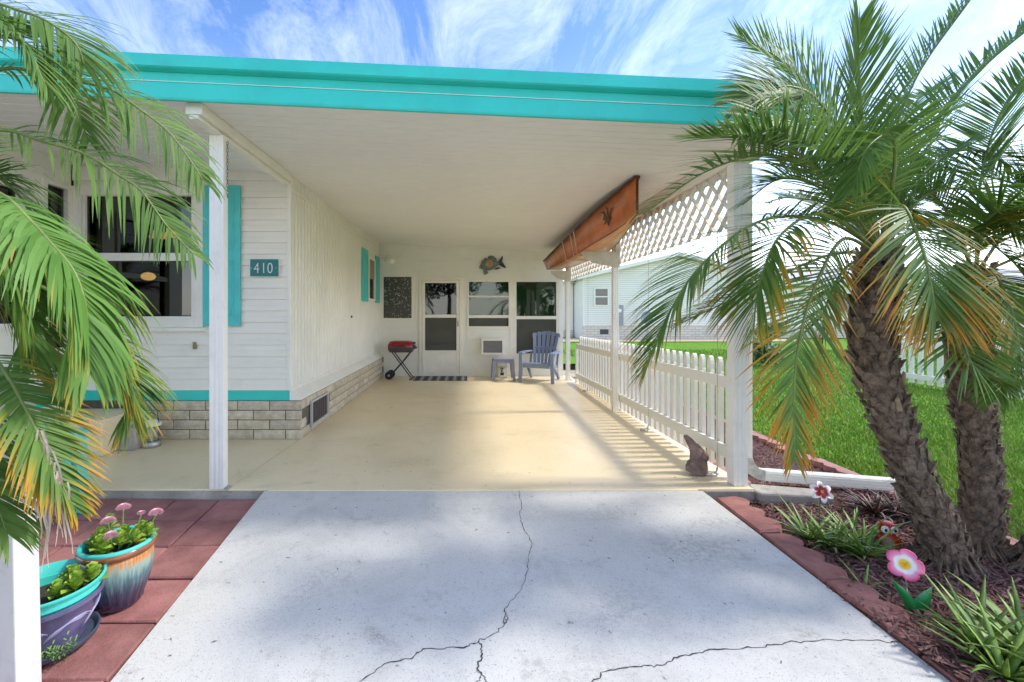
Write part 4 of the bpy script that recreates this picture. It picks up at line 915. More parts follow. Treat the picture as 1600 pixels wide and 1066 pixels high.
rg_ = MB(); rg_.box(-1.05, -1.0, GY - .14, GY + .10, .60, .625); rg_.box(-1.075, -1.015, GY - .10, GY - .03, .69, .73); rg_.tube([(-1.05, GY - .12, .66), (-1.01, GY - .12, .66)], .022, 10); rg_.build('regulator_bracket', m_darkgrey, gr)
for yy2, dx in ((GY - .13, 0), (GY + .09, .0)):
    MB().tube([(-1.46, yy2, .53), (-1.32, yy2, .34), (-1.11 + .03, yy2, .02)], .012, 6).build('leg', m_black, gr)
    MB().tube([(-1.12, yy2 + .03, .53), (-1.25, yy2 + .03, .36), (-1.50, yy2 + .03, .08)], .012, 6).build('leg', m_black, gr)
    wq = MB(); wq.tube([(-1.52, yy2 - .03, .082), (-1.52, yy2 + .02, .082)], .08, 20); wh = wq.build('wheel', m_rubber, gr, smooth=True, auto=40)
    MB().tube([(-1.52, yy2 - .034, .082), (-1.52, yy2 - .03, .082)], .022, 10).build('hub', m_metal, wh)
MB().tube([(-1.10, GY - .24, .014), (-1.06, GY + .18, .014)], .013, 6).build('foot_bar', m_black, gr)
MB().tube([(-1.50, GY - .13, .09), (-1.50, GY + .12, .09)], .01, 6).build('axle', m_black, gr)
mt = MB().box(-1.04, .0, 8.56, 9.14, .0015, .012).build('door_mat', m_doormat, bevel=.004); tag(mt, 'black and grey striped mat in front of the screen door', 'door mat')
# weathered carved figure leaning by the fence
fg = empty('carved_figure', (1.77, 3.66, 0), 'weathered brown tail-shaped stone ornament on the slab near the right post', 'ornament')
def oval(c, u, v, a, b, n=12): return [Vector(c) + Vector(u) * a * math.cos(2 * math.pi * k / n) + Vector(v) * b * math.sin(2 * math.pi * k / n) for k in range(n)]
def FG(px, py, Y=3.62): return at(px, py, Y)
sec = [((1092,744), 23, .045, 3.60), ((1091,737), 22, .06, 3.61), ((1090,728), 17, .06, 3.62), ((1091,718), 13, .055, 3.63), ((1091,708), 12.5, .05, 3.64), ((1086,699), 9.5, .04, 3.65), ((1080,692), 7.5, .03, 3.66), ((1075,685), 5.5, .022, 3.66), ((1071,680), 3, .012, 3.66)]
rr_ = []
for i, ((px, py), hw, dp, Y) in enumerate(sec):
    tilt = .42 if i < 3 else (.2 if i < 5 else .75); rr_.append(oval(at(px, py, Y), (math.cos(tilt if i < 3 else -.15), 0, -math.sin(tilt) if i < 3 else .1), (0, 1, 0), hw * Y / 700, dp))
for i, r_ in enumerate(rr_):
    for q in r_: q.z = max(q.z, .002 + .006 * i if i < 2 else .012)
MB().loft(rr_).build('body', m_brown, fg, smooth=True, auto=60)
MB().ball(at(1101, 714, 3.60), (.03, .035, .045), 10, 7).build('side_lobe', m_brown, fg, smooth=True)
# ------------------------------------------------------------------ pots and near left post
lp = MB(); x0, y0 = -1.705, 1.56
lp.loft([[(x0 + o_, y0, z_), (x0 + .125 + o_, y0, z_), (x0 + .125 + o_, y0 + .095, z_), (x0 + o_, y0 + .095, z_)] for z_, o_ in ((-.13, .012), (1.0, -.012))])
lpo = empty('white_post', (-1.67, 1.6, -.11), 'white square post at the lower left edge beside the purple pot', 'post')
m_lpost = M('worn_white_post', (.58, .58, .54), .5, .06, 5, dirt=.2)
lp.build('shaft', m_lpost, lpo, bevel=.004)
MB().loft([[(x0 - .012 + a, y0 - a_, z_), (x0 + .113 + b_, y0 - a_, z_), (x0 + .113 + b_, y0 + .095 + a_, z_), (x0 - .012 + a, y0 + .095 + a_, z_)] for z_, a, b_, a_ in ((1.001, -.015, .015, .015), (1.02, -.015, .015, .015), (1.06, .05, -.05, -.04))]).build('cap', m_lpost, lpo, bevel=.003)
PG = Vector((-1.685, 2.16, pz(2.16) + .003))
gp_ = empty('glazed_pot', PG, 'drip glazed brown and blue ribbed ceramic pot with turquoise rim', 'pot')
n_ = 80; prof = [(.118, 0), (.128, .012), (.130, .03), (.165, .10), (.182, .17), (.183, .215), (.178, .228)]
MB().loft([[PG + Vector((r_ * (1 + (.022 * math.sin(20 * 2 * math.pi * k / n_) if 0 < i < 5 else 0)) * math.cos(2 * math.pi * k / n_), r_ * (1 + (.022 * math.sin(20 * 2 * math.pi * k / n_) if 0 < i < 5 else 0)) * math.sin(2 * math.pi * k / n_), z)) for k in range(n_)] for i, (r_, z) in enumerate(prof)]).build('body', m_glaze, gp_, smooth=True)
MB().lathe([(.176, .2285), (.190, .233), (.196, .245), (.193, .256), (.188, .258)], PG, 48, caps=False).build('brown_collar', M('brown_glaze', S(138, 82, 48), .2, .2, 12, coat=.5), gp_, smooth=True)
MB().lathe([(.188, .258), (.190, .268), (.182, .272), (.165, .268), (.158, .25), (.155, .21)], PG, 48, caps=False).build('rim', m_turq_pot, gp_, smooth=True)
MB().lathe([(.157, .222), (.08, .232), (.01, .236)], PG, 24).build('soil', m_soil, gp_)
PP = Vector((-1.765, 1.885, pz(1.885) + .003))
sa = MB().lathe([(.17, 0), (.205, .02), (.215, .042), (.205, .044), (.19, .02), (.01, .014)], PP, 40).build('plant_saucer', m_saucer, smooth=True, auto=40, loc=PP); tag(sa, 'dark slate saucer under the purple pot', 'saucer')
pp = empty('purple_pot', PP, 'purple glazed pot with raised leaf swirls at the lower left', 'pot')
MB().lathe([(.135, .018), (.15, .022), (.165, .06), (.205, .15), (.222, .205), (.232, .213), (.232, .228), (.222, .232), (.21, .20)], PP, 48).build('body', m_purple, pp, smooth=True, auto=50)
def pr_(z): return .165 + (z - .06) / .09 * .04 if z < .15 else .205 + (z - .15) / .055 * .017
for a0 in (-150, -95, -40, 15, 70):
    for kx in range(4):
        pts = []
        for q in range(8):
            t = q / 7; a = R(a0 + 26 * t - kx * 5 + 14 * (1 - math.cos(2.2 * t))); z = .115 + .05 * math.sin(2.6 * t) - kx * .011 * (1 - t)
            rr2 = pr_(z) + .0015; pts.append(PP + Vector((rr2 * math.cos(a), rr2 * math.sin(a), z)))
        MB().tube(pts, [.0015, .0035, .0045, .0045, .004, .0035, .003, .0012], 5).build('leaf_relief', m_purple_hi, pp, smooth=True)
tp = empty('turquoise_liner_pot', PP + Vector((0, 0, .2)), 'turquoise plastic pot nested inside the purple pot', 'pot')
MB().lathe([(.17, .10), (.203, .19), (.208, .236), (.222, .240), (.224, .268), (.238, .276), (.240, .286), (.230, .290), (.222, .285), (.205, .20), (.19, .17)], PP, 48, caps=False).build('body', m_turq_pot, tp, smooth=True, auto=50)
MB().lathe([(.204, .20), (.1, .215), (.01, .22)], PP, 24).build('soil', m_soil, tp)
def leafblob(mb, c, d, L, W, up, cup=.25):
    d = Vector(d).normalized(); u = Vector(up); sd = d.cross(u)
    if sd.length < .01: sd = d.orthogonal()
    sd.normalize(); n = sd.cross(d)
    p = [c, c + d * L * .35 + sd * W * .42 + n * cup * W, c + d * L * .75 + sd * W * .5 + n * cup * W * 1.1, c + d * L + n * W * .05, c + d * L * .75 - sd * W * .5 + n * cup * W * 1.1, c + d * L * .35 - sd * W * .42 + n * cup * W, c + d * L * .55]
    mb.add(p, [(0, 1, 6), (1, 2, 6), (2, 3, 6), (3, 4, 6), (4, 5, 6), (5, 0, 6)])
def succulent(name, base, heads, label, mat=m_succ, seed=1):
    rnd = random.Random(seed); t = empty(name, base, label, 'plant'); mb = MB(); sm_ = MB()
    for hx, hy, hz, s_ in heads:
        top = Vector(base) + Vector((hx, hy, hz)); foot = Vector(base) + Vector((hx * .5, hy * .5, 0))
        sm_.tube([foot, (foot + top) / 2 + Vector((hx * .1, hy * .1, .0)), top], .0045, 5)
        for k in range(16):
            a = k * 2.4 + rnd.uniform(-.3, .3); e = .15 + .08 * k; dd = Vector((math.cos(a) * math.cos(min(e, 1.3)), math.sin(a) * math.cos(min(e, 1.3)), math.sin(min(e, 1.3))))
            leafblob(mb, top - Vector((0, 0, .045 * (1 - k / 16))), dd, s_ * rnd.uniform(.8, 1.2) * (1 - .3 * k / 16), s_ * .72, (0, 0, 1))
    sm_.build('stems', m_stem, t); mb.build('leaves', mat, t, smooth=True, recalc=False); return t
def heads(n, r, z0, z1, s0, s1, seed):
    rnd = random.Random(seed); o = []
    for i in range(n):
        a = 2 * math.pi * i / n * 2.4; q = r * math.sqrt((i + .5) / n); o.append((q * math.cos(a), q * math.sin(a), rnd.uniform(z0, z1) - .15 * q, rnd.uniform(s0, s1)))
    return o
gp_.scale = (.80, .80, 1.1)
B1 = PG + Vector((0, 0, .258))
pl = succulent('succulent_plant', B1, heads(11, .115, .05, .11, .040, .054, 4) + [(.135, .03, .085, .042), (-.10, .08, .10, .048), (.0, -.09, .05, .048)], 'bright green succulent with pink blossoms in the drip glazed pot', seed=2)
for i, (x, y, z) in enumerate(((-.01, .05, .165), (-.03, -.02, .13), (.15, .05, .14), (.03, -.08, .09), (.07, .06, .135))):
    c = B1 + Vector((x, y, z)); r_ = .012 if i == 4 else .027
    MB().tube([B1 + Vector((x * .6, y * .6, .02)), B1 + Vector((x * .85, y * .85, z * .6)), c], .003, 5).build('flower_stem', m_stem, pl)
    m_ = MB()
    for k in range(90):
        a = k * 2.4; q = math.sqrt(k / 90) * r_; leafblob(m_, c + Vector((q * math.cos(a), q * math.sin(a), r_ * .7 * (1 - (q / r_) ** 2))), (math.cos(a) * .7, math.sin(a) * .7, .6), .011, .010, (0, 0, 1))
    m_.build('blossom', m_pink, pl, recalc=False)
for o_ in (sa, pp, tp): o_.scale = (.81, .81, .92)
tp.location = PP + Vector((0, 0, .184))
B2 = PP + Vector((0, 0, .198))
succulent('succulent_plant', B2, [(.06, .06, .07, .055), (.10, .02, .06, .06), (.02, .09, .06, .05), (.13, .07, .075, .055), (.05, -.01, .05, .05)] + heads(4, .14, .01, .03, .02, .026, 9), 'yellow green succulent in the turquoise liner pot', seed=5)
w_ = MB(); rnd = random.Random(4); B3 = PP + Vector((.10, -.09, .02))
for k in range(26):
    a = rnd.uniform(0, 6.28); L = rnd.uniform(.03, .09); p0 = B3 + Vector((rnd.uniform(-.06, .06), rnd.uniform(-.04, .04), 0)); p1 = p0 + Vector((math.cos(a) * L * .5, math.sin(a) * L * .5 - .01, L))
    for q in range(7):
        t = q / 6; dd = Vector((math.cos(q * 2.4), math.sin(q * 2.4), .5)); leafblob(w_, p0.lerp(p1, t), dd, .018, .007, (0, 0, 1))
tag(w_.build('weed', M('weed_leaf', (.13, .24, .05), .6, .3, 20), recalc=False), 'small green weed sprouting from the saucer of the purple pot', 'weed')
# ------------------------------------------------------------------ palms
def spline(pts, n):
    P = [Vector(p) for p in pts]; P = [P[0] * 2 - P[1]] + P + [P[-1] * 2 - P[-2]]; o = []; m = len(P) - 3
    for i in range(n + 1):
        u = i / n * m; k = min(int(u), m - 1); t = u - k; a, b, c, d = P[k:k + 4]
        o.append(.5 * ((2 * b) + (c - a) * t + (2 * a - 5 * b + 4 * c - d) * t * t + (3 * b - a - 3 * c + d) * t ** 3))
    return o
def frond(ctrl, palm, age=0.0, L=.30, n=44, droop=.30, start=.16, seed=0, mat=None, wid=.0056, facing=None, lift=.25, ang0=62, ang1=26, dscale=.42):
    rnd = random.Random(seed * 131 + 17); n = int(n * 1.95); L *= 1.25; droop *= dscale; rp_ = spline(ctrl, 40); tot = len(rp_) - 1; mb = MB()
    # rachis
    rad = [.0085 * (1 - .85 * i / tot) + .0012 for i in range(tot + 1)]
    nv0 = 0; mb.tube(rp_, rad, 5, 1); mb.c = [(0, 0, .5, 1)] * len(mb.v)
    prev = None
    for i in range(n):
        u = start + (1 - start) * (i / (n - 1)) ** 1.02; f = u * tot; k = min(int(f), tot - 1); p = rp_[k].lerp(rp_[k + 1], f - k)
        t = (rp_[k + 1] - rp_[max(k - 1, 0)]).normalized()
        up = Vector(facing) if facing is not None else Vector((0, 0, 1))
        sd = t.cross(up)
        if sd.length < .15: sd = t.cross(up + Vector((.5, -.4, 0)))
        sd.normalize()
        if prev is not None and sd.dot(prev) < 0: sd = -sd
        if prev is not None: sd = (sd * .35 + prev * .65).normalized()
        prev = sd; nn_ = sd.cross(t).normalized()
        if facing is None and nn_.z < 0: nn_ = -nn_
        lf = L * (min(1, .45 + 2.2 * (u - start)) if u < .5 else 1 - .62 * ((u - .5) / .5) ** 1.6) 
        ang = R(ang0 + (ang1 - ang0) * ((u - start) / (1 - start)) ** .9)
        for s_ in (-1, 1):
            if rnd.random() < .04: continue
            a = ang + rnd.uniform(-.10, .10); d = (t * math.cos(a) + sd * s_ * math.sin(a) + nn_ * (lift + rnd.uniform(-.12, .12))).normalized()
            ln2 = lf * rnd.uniform(.85, 1.12); B_ = rnd.random(); q = p.copy(); seg = ln2 / 4; wd0 = wid * rnd.uniform(.8, 1.15)
            dr2 = droop * rnd.uniform(.7, 1.4); vs = []; cs = []
            ag = min(1.25, max(0, age + rnd.uniform(-.12, .12) + .10 * (u - .5)))
            for m in range(5):
                ww_ = wd0 * (.55, 1.0, .92, .62, .05)[m]; sv = d.cross(nn_)
                if sv.length < .02: sv = d.orthogonal()
                sv.normalize(); vs += [q - sv * ww_, q + sv * ww_]; cs += [(m / 4, ag, B_, 1)] * 2
                d = (d + Vector((0, 0, -1)) * dr2 * (.35 + .35 * m)).normalized(); q = q + d * seg
            mb.add(vs, [(2 * m, 2 * m + 1, 2 * m + 3, 2 * m + 2) for m in range(4)], 0, cs)
    return mb.build('frond', [mat or m_frond, m_rachis], palm, smooth=True, recalc=False)
def palm(name, path, rads, label, seed, nsc=210, group='palm trees'):
    base = Vector(path[0]); t = empty(name, base, label, 'palm tree', group); rnd = random.Random(seed); sp = spline(path, 30)
    rr = [np.interp(i / 30, np.linspace(0, 1, len(rads)), rads) for i in range(31)]
    mb = MB(); n = 18; rings = []
    for i, p in enumerate(sp): rings.append([p + Vector((math.cos(2 * math.pi * k / n), math.sin(2 * math.pi * k / n), 0)) * rr[i] * rnd.uniform(.80, 1.0) + Vector((0, 0, rnd.uniform(-.012, .012))) for k in range(n)])
    tr = mb.loft(rings).build('trunk', m_bark, t)
    sc_ = MB(); fb = MB()
    for k in range(nsc):
        u = (k + .5) / nsc; f = u * 30; i = min(int(f), 29); p = sp[i].lerp(sp[i + 1], f - i); r_ = rr[i] * .93; a = k * 2.39996 + rnd.uniform(-.25, .25)
        ax = (sp[i + 1] - sp[i]).normalized(); o_ = Vector((math.cos(a), math.sin(a), 0)); o_ = (o_ - ax * o_.dot(ax)).normalized(); sd = ax.cross(o_)
        L = rnd.uniform(.025, .055) * (.8 + .5 * u); W = rnd.uniform(.016, .034); tip = rnd.uniform(.004, .034) * (.7 + .9 * u)
        c = p + o_ * r_; q = c + ax * L + o_ * tip
        sc_.add([c - sd * W - ax * .01, c + sd * W - ax * .01, q + sd * W * .55, q - sd * W * .55, c + o_ * .014 - ax * .012, q + o_ * .004 + ax * .004, c + ax * L * .9],
                [(0, 4, 1), (0, 3, 5, 4), (1, 4, 5, 2), (2, 5, 3), (3, 6, 2), (0, 6, 3), (1, 2, 6)])
        for _ in range(11):
            a2 = a + rnd.uniform(-.35, .35); o2 = Vector((math.cos(a2), math.sin(a2), 0)); c2 = p + o2 * r_ * 1.03; s2 = Vector((-o2.y, o2.x, 0)) * .0022
            e2 = c2 + Vector((rnd.uniform(-.06, .06), rnd.uniform(-.06, .06), rnd.uniform(-.06, .05))) + o2 * rnd.uniform(.0, .045); fb.add([c2 - s2, c2 + s2, e2], [(0, 1, 2)])
    stuff(sc_.build('bark_scales', m_bark, tr, recalc=False)); stuff(fb.build('bark_fibres', m_fibre, tr, recalc=False))
    for k in range(22):
        u = .45 + .53 * k / 22; f = u * 30; i = min(int(f), 29); p = sp[i].lerp(sp[i + 1], f - i); r_ = rr[i]; a = k * 2.2 - 1.6 + rnd.uniform(-.3, .3)
        ax = (sp[i + 1] - sp[i]).normalized(); o_ = Vector((math.cos(a), math.sin(a), 0)); sd = ax.cross(o_).normalized(); c = p + o_ * r_ * .95
        c = p + o_ * r_ * .80; q = c + ax * rnd.uniform(.05, .08) + o_ * rnd.uniform(.03, .05); W = rnd.uniform(.016, .022)
        MB().loft([[c - sd * W + o_ * .004, c + sd * W + o_ * .004, c + sd * W * .8 + o_ * .03, c - sd * W * .8 + o_ * .03], [q - sd * W * .55, q + sd * W * .5 + ax * .008, q + sd * W * .3 + o_ * .010, q - sd * W * .35 + o_ * .008 - ax * .006]]).build('leaf_stub', m_stub, t)
    # root flare
    rf = MB()
    for k in range(60):
        a = rnd.uniform(0, 6.283); o_ = Vector((math.cos(a), math.sin(a), 0)); L = rnd.uniform(.04, .14); r0 = rads[0] * .9
        rf.tube([base + o_ * r0 * .8 + Vector((0, 0, rnd.uniform(.05, .13))), base + o_ * (r0 + L * .4) + Vector((0, 0, .035)), base + o_ * (r0 + L) + Vector((rnd.uniform(-.03, .03), rnd.uniform(-.03, .03), .0))], [.008, .007, .003], 4)
    stuff(rf.build('root_flare', m_fibre, tr))
    return t
def F(pts): return [at(*p) for p in pts]
def auto_frond(pl_, c, az_, elv, length, sag, **kw):
    o_ = Vector((math.cos(az_), math.sin(az_), 0)); pts = [Vector(c)]; d = (o_ * math.cos(elv) + Vector((0, 0, math.sin(elv)))).normalized(); p = Vector(c)
    for k in range(5):
        p = p + d * length / 5; pts.append(p.copy()); d = (d + Vector((0, 0, -sag * (.5 + .3 * k)))).normalized()
    return frond(pts, pl_, **kw)
# palm A: the leaning trunk in front
PA = palm('palm_tree', F([(1482,886,2.50), (1462,815,2.50), (1425,740,2.50), (1392,650,2.50), (1366,565,2.50), (1364,490,2.50), (1374,420,2.50), (1378,385,2.50)]), [.115, .100, .092, .094, .100, .10, .09, .05], 'leaning pygmy date palm nearest the driveway with curved brown trunk', 5, 330)
A = [
 (F([(1375,392,2.5),(1345,290,2.5),(1300,190,2.52),(1235,105,2.55),(1155,57,2.6)]), dict(age=.05, L=.27, droop=.03, lift=.15)),
 (F([(1372,392,2.45),(1310,285,2.38),(1210,243,2.28),(1110,265,2.18),(1005,335,2.12)]), dict(age=.1, L=.30, droop=.10)),
 (F([(1375,392,2.45),(1330,240,2.38),(1278,158,2.32),(1238,136,2.30),(1200,140,2.28),(1150,160,2.26)]), dict(age=.05, L=.30, droop=.20, lift=.05, ang0=62, ang1=20, facing=(.05,-1,.35), n=50)),
 (F([(1375,392,2.42),(1335,300,2.32),(1285,222,2.24),(1225,188,2.2),(1160,200,2.16)]), dict(age=.05, L=.30, droop=.18, lift=.05, ang0=58, ang1=24, facing=(.05,-1,.5), n=48)),
 (F([(1376,392,2.48),(1356,260,2.46),(1344,140,2.44),(1341,35,2.42)]), dict(age=0, L=.30, droop=.0, facing=(0,1,.15), lift=-.35, ang0=42, ang1=22)),
 (F([(1378,392,2.5),(1385,260,2.5),(1430,125,2.45),(1522,-8,2.4)]), dict(age=0, L=.24, droop=.02, lift=.3, ang0=45)),
 (F([(1380,392,2.52),(1412,280,2.52),(1490,150,2.52),(1625,30,2.5)]), dict(age=0, L=.30, droop=.06)),
 (F([(1372,390,2.45),(1290,345,2.3),(1190,345,2.15),(1100,410,2.05),(1045,490,2.0),(1012,572,2.0)]), dict(age=.42, L=.30, droop=.32, n=50)),
 (F([(1372,395,2.5),(1300,398,2.42),(1220,430,2.36),(1150,465,2.32),(1065,505,2.3)]), dict(age=.5, L=.26, droop=.3)),
 (F([(1370,390,2.4),(1290,335,2.2),(1222,365,2.08),(1188,440,2.02),(1176,520,2.02)]), dict(age=.48, L=.32, droop=.34, n=48)),
 (F([(1365,392,2.4),(1315,375,2.25),(1269,459,2.15),(1246,549,2.1),(1240,632,2.1),(1242,712,2.1)]), dict(age=.62, L=.27, droop=.20, n=46, facing=(.1,-1,.5), lift=.05)),
 (F([(1380,390,2.4),(1408,322,2.2),(1440,385,2.05),(1455,448,2.0),(1462,490,2.0)]), dict(age=.58, L=.36, droop=.26, facing=(0,-.8,.6), lift=.05, n=40)),
 (F([(1376,390,2.4),(1398,262,2.28),(1390,212,2.18),(1355,232,2.1),(1335,290,2.08)]), dict(age=.05, L=.26, droop=.32)),
 (F([(1382,388,2.5),(1450,265,2.55),(1530,235,2.6),(1615,285,2.65)]), dict(age=.05, L=.30, droop=.18)),
 (F([(1382,390,2.5),(1440,310,2.4),(1520,300,2.3),(1600,370,2.25)]), dict(age=.25, L=.30, droop=.28)),
 (F([(1370,390,2.52),(1290,300,2.60),(1220,280,2.66),(1160,320,2.70)]), dict(age=.1, L=.28, droop=.2)),
 (F([(1378,390,2.55),(1390,250,2.75),(1420,170,2.95),(1460,140,3.15)]), dict(age=.05, L=.3, droop=.12)),
 (F([(1360,400,2.5),(1320,420,2.42),(1290,480,2.38),(1285,540,2.38)]), dict(age=.8, L=.2, droop=.3, n=26)),
 (F([(1375,392,2.45),(1330,330,2.30),(1255,245,2.2),(1180,215,2.15),(1090,215,2.1)]), dict(age=.05, L=.28, droop=.08)),
]
for i, (c, kw) in enumerate(A): frond(c, PA, seed=i + 1, **kw)
for i in range(4): auto_frond(PA, at(1376, 392, 2.52), R(15 + i * 25), R(random.uniform(20, 70)), random.uniform(1.1, 1.4), random.uniform(.16, .26), seed=60 + i, age=random.uniform(0, .4), L=.28, droop=.2)
# palm B: trunk behind at the right
PB = palm('palm_tree', F([(1532,862,2.62), (1536,790,2.62), (1530,700,2.62), (1517,610,2.62), (1512,540,2.62), (1518,470,2.62), (1524,425,2.62)]), [.10, .088, .084, .088, .09, .085, .05], 'upright pygmy date palm behind the leaning palm on the right', 8, 300)
Bf = [
 (F([(1524,430,2.6),(1500,370,2.42),(1541,376,2.3),(1608,432,2.22)]), dict(age=.6, L=.32, droop=.3, n=46)),
 (F([(1524,430,2.55),(1555,430,2.35),(1585,500,2.25),(1600,610,2.2)]), dict(age=.62, L=.26, droop=.28)),
 (F([(1520,432,2.5),(1490,420,2.35),(1478,480,2.28),(1490,560,2.25)]), dict(age=.7, L=.24, droop=.28, n=34)),
 (F([(1526,430,2.6),(1530,300,2.6),(1562,180,2.6),(1630,80,2.6)]), dict(age=.05, L=.3, droop=.08)),
 (F([(1522,430,2.65),(1480,330,2.7),(1430,290,2.75),(1380,310,2.8)]), dict(age=.2, L=.28, droop=.22)),
 (F([(1522,430,2.5),(1540,350,2.35),(1580,330,2.25),(1640,370,2.2)]), dict(age=.3, L=.3, droop=.28)),
 (F([(1530,440,2.6),(1560,470,2.5),(1580,540,2.45),(1560,620,2.42)]), dict(age=.15, L=.26, droop=.26)),
 (F([(1520,440,2.5),(1500,500,2.3),(1520,570,2.2),(1570,600,2.15)]), dict(age=.1, L=.24, droop=.2, n=34)),
]
for i, (c, kw) in enumerate(Bf): frond(c, PB, seed=100 + i, **kw)
for i in range(2): auto_frond(PB, at(1524, 430, 2.64), R(-30 + i * 24), R(random.uniform(15, 65)), random.uniform(1.1, 1.4), random.uniform(.18, .28), seed=160 + i, age=random.uniform(.1, .5), L=.28, droop=.22)
# palm C: mostly outside the frame at the right
PCp = [Vector((3.12, 2.42, -.09)), Vector((3.22, 2.40, .25)), Vector((3.40, 2.36, .8)), Vector((3.50, 2.34, 1.5)), Vector((3.52, 2.34, 1.72))]
PC = palm('palm_tree', PCp, [.11, .095, .085, .085, .06], 'palm at the right picture edge with only its trunk foot showing', 11, 240)
for i in range(3): auto_frond(PC, PCp[-1], R(95 + i * 19), R(random.uniform(25, 75)), random.uniform(1.0, 1.3), random.uniform(.16, .26), seed=200 + i, age=random.uniform(0, .4), L=.28, droop=.2)
# palm D: left of the frame, its fronds reach in
LC = at(-150, 400, 1.75); PDp = [Vector((-2.42, 1.60, -.13)), Vector((-2.36, 1.62, .4)), Vector((-2.26, 1.68, 1.0)), LC]
PD = palm('palm_tree', PDp, [.10, .085, .08, .07], 'palm beyond the left picture edge with long fronds hanging over the pots', 14, 200)
Df = [
 (F([(-150,395,1.75),(-110,120,1.75),(-40,10,1.78),(37,19,1.80),(86,41,1.82),(120,71,1.84),(131,101,1.86)]), dict(age=.05, L=.28, droop=.26, n=24, start=.3, ang0=66, ang1=30, lift=0, wid=.0056, facing=(.15,-.7,.7))),
 (F([(-150,395,1.75),(-90,180,1.8),(0,109,1.88),(90,122,1.95),(169,139,2.0),(210,165,2.02),(263,206,2.05),(300,255,2.08),(316,280,2.1)]), dict(age=.05, L=.25, droop=.26, n=24, start=.25, ang0=66, ang1=30, lift=0, wid=.0056, facing=(.15,-.7,.7))),
 (F([(-150,395,1.75),(-80,230,1.8),(0,203,1.85),(68,221,1.9),(131,240,1.94),(180,270,1.98),(218,296,2.0),(244,330,2.02),(263,356,2.03),(300,395,2.05)]), dict(age=.1, L=.26, droop=.26, n=24, start=.25, ang0=66, ang1=30, lift=0, wid=.0056, facing=(.15,-.7,.7))),
 (F([(-150,395,1.7),(-70,290,1.62),(0,303,1.58),(45,343,1.56),(79,380,1.55),(113,420,1.55),(132,470,1.55),(138,530,1.55),(140,580,1.55)]), dict(age=.3, L=.31, droop=.36, n=60, start=.25, mat=m_frond_b, wid=.0082)),
 (F([(-150,400,1.75),(-40,420,1.75),(70,450,1.78),(146,509,1.82),(172,542,1.84),(191,580,1.85),(202,617,1.86),(206,655,1.87)]), dict(age=.40, L=.30, droop=.26, n=54, start=.35)),
 (F([(-150,400,1.7),(-70,480,1.6),(0,572,1.5),(30,622,1.46),(60,680,1.44),(85,735,1.43),(112,788,1.43)]), dict(age=.55, L=.20, droop=.22, n=46, start=.3)),
 (F([(-150,400,1.65),(-120,560,1.5),(-70,680,1.42),(-20,760,1.38),(10,830,1.36)]), dict(age=.3, L=.22, droop=.3, n=40)),
 (F([(-150,400,1.75),(-90,330,1.78),(-20,370,1.8),(20,430,1.82),(40,500,1.83),(50,570,1.84)]), dict(age=.35, L=.29, droop=.36, n=54, mat=m_frond_b, wid=.0075)),
 (F([(-150,400,1.75),(-90,290,1.85),(-10,275,1.95),(40,320,2.0),(66,390,2.03),(80,470,2.05)]), dict(age=.2, L=.28, droop=.36, n=54)),
 (F([(-150,395,1.72),(-130,100,1.70),(-60,20,1.68),(30,60,1.66),(70,130,1.65)]), dict(age=.05, L=.28, droop=.35, n=50)),
 (F([(-150,395,1.8),(-80,120,1.85),(0,58,1.92),(70,92,1.98),(110,150,2.0),(138,218,2.02)]), dict(age=.05, L=.30, droop=.24, n=26, start=.3, facing=(.15,-.6,.8))),
 (F([(-150,400,1.8),(-60,330,1.86),(30,370,1.92),(100,440,1.96),(150,520,1.98)]), dict(age=.3, L=.30, droop=.3, n=46, start=.3)),
 (F([(-150,400,1.8),(-80,400,1.9),(0,470,1.98),(60,540,2.0),(95,620,2.02)]), dict(age=.45, L=.26, droop=.32, n=46)),
]
for i, (c, kw) in enumerate(Df): frond(c, PD, seed=300 + i, dscale=1.0 if i < 4 else .6, **kw)
for i in range(8): auto_frond(PD, LC, R(100 + i * 25), R(random.uniform(25, 65)), random.uniform(.9, 1.2), random.uniform(.18, .28), seed=360 + i, age=random.uniform(0, .4), L=.26, droop=.25)
# dry tan leaflets hanging from the old frond
dm = MB(); rnd = random.Random(9); spd = spline(Df[5][0], 40)
for k in range(34):
    p = spd[int(rnd.uniform(.66, 1) * 40)]; L = rnd.uniform(.12, .30); a = rnd.uniform(-.9, 1.2); o_ = Vector((math.sin(a) * .09, -math.cos(a) * .03, 0)) * rnd.uniform(.3, 1); prev = None
    for m in range(9):
        t = m / 8; c = p + o_ * math.sin(min(1, t * 2.2) * 1.57) + Vector((.012 * math.sin(5 * t + k), 0, .02 * math.sin(3.1 * min(1, t * 3)) - L * t ** 1.3)); w0 = (.0022 + .0014 * math.sin(3.14 * t)) * (1 - .8 * t ** 4)
        cur = (c - Vector((w0, 0, 0)), c + Vector((w0, .001, 0)))
        if prev: dm.add([prev[0], prev[1], cur[1], cur[0]], [(0, 1, 2, 3)])
        prev = cur
dl = dm.build('dry_leaflets', M('dry_leaflet', (.52, .42, .32), .9, .25, 20), PD, recalc=False); dl['label'] = 'dry tan leaflets hanging from an old frond'
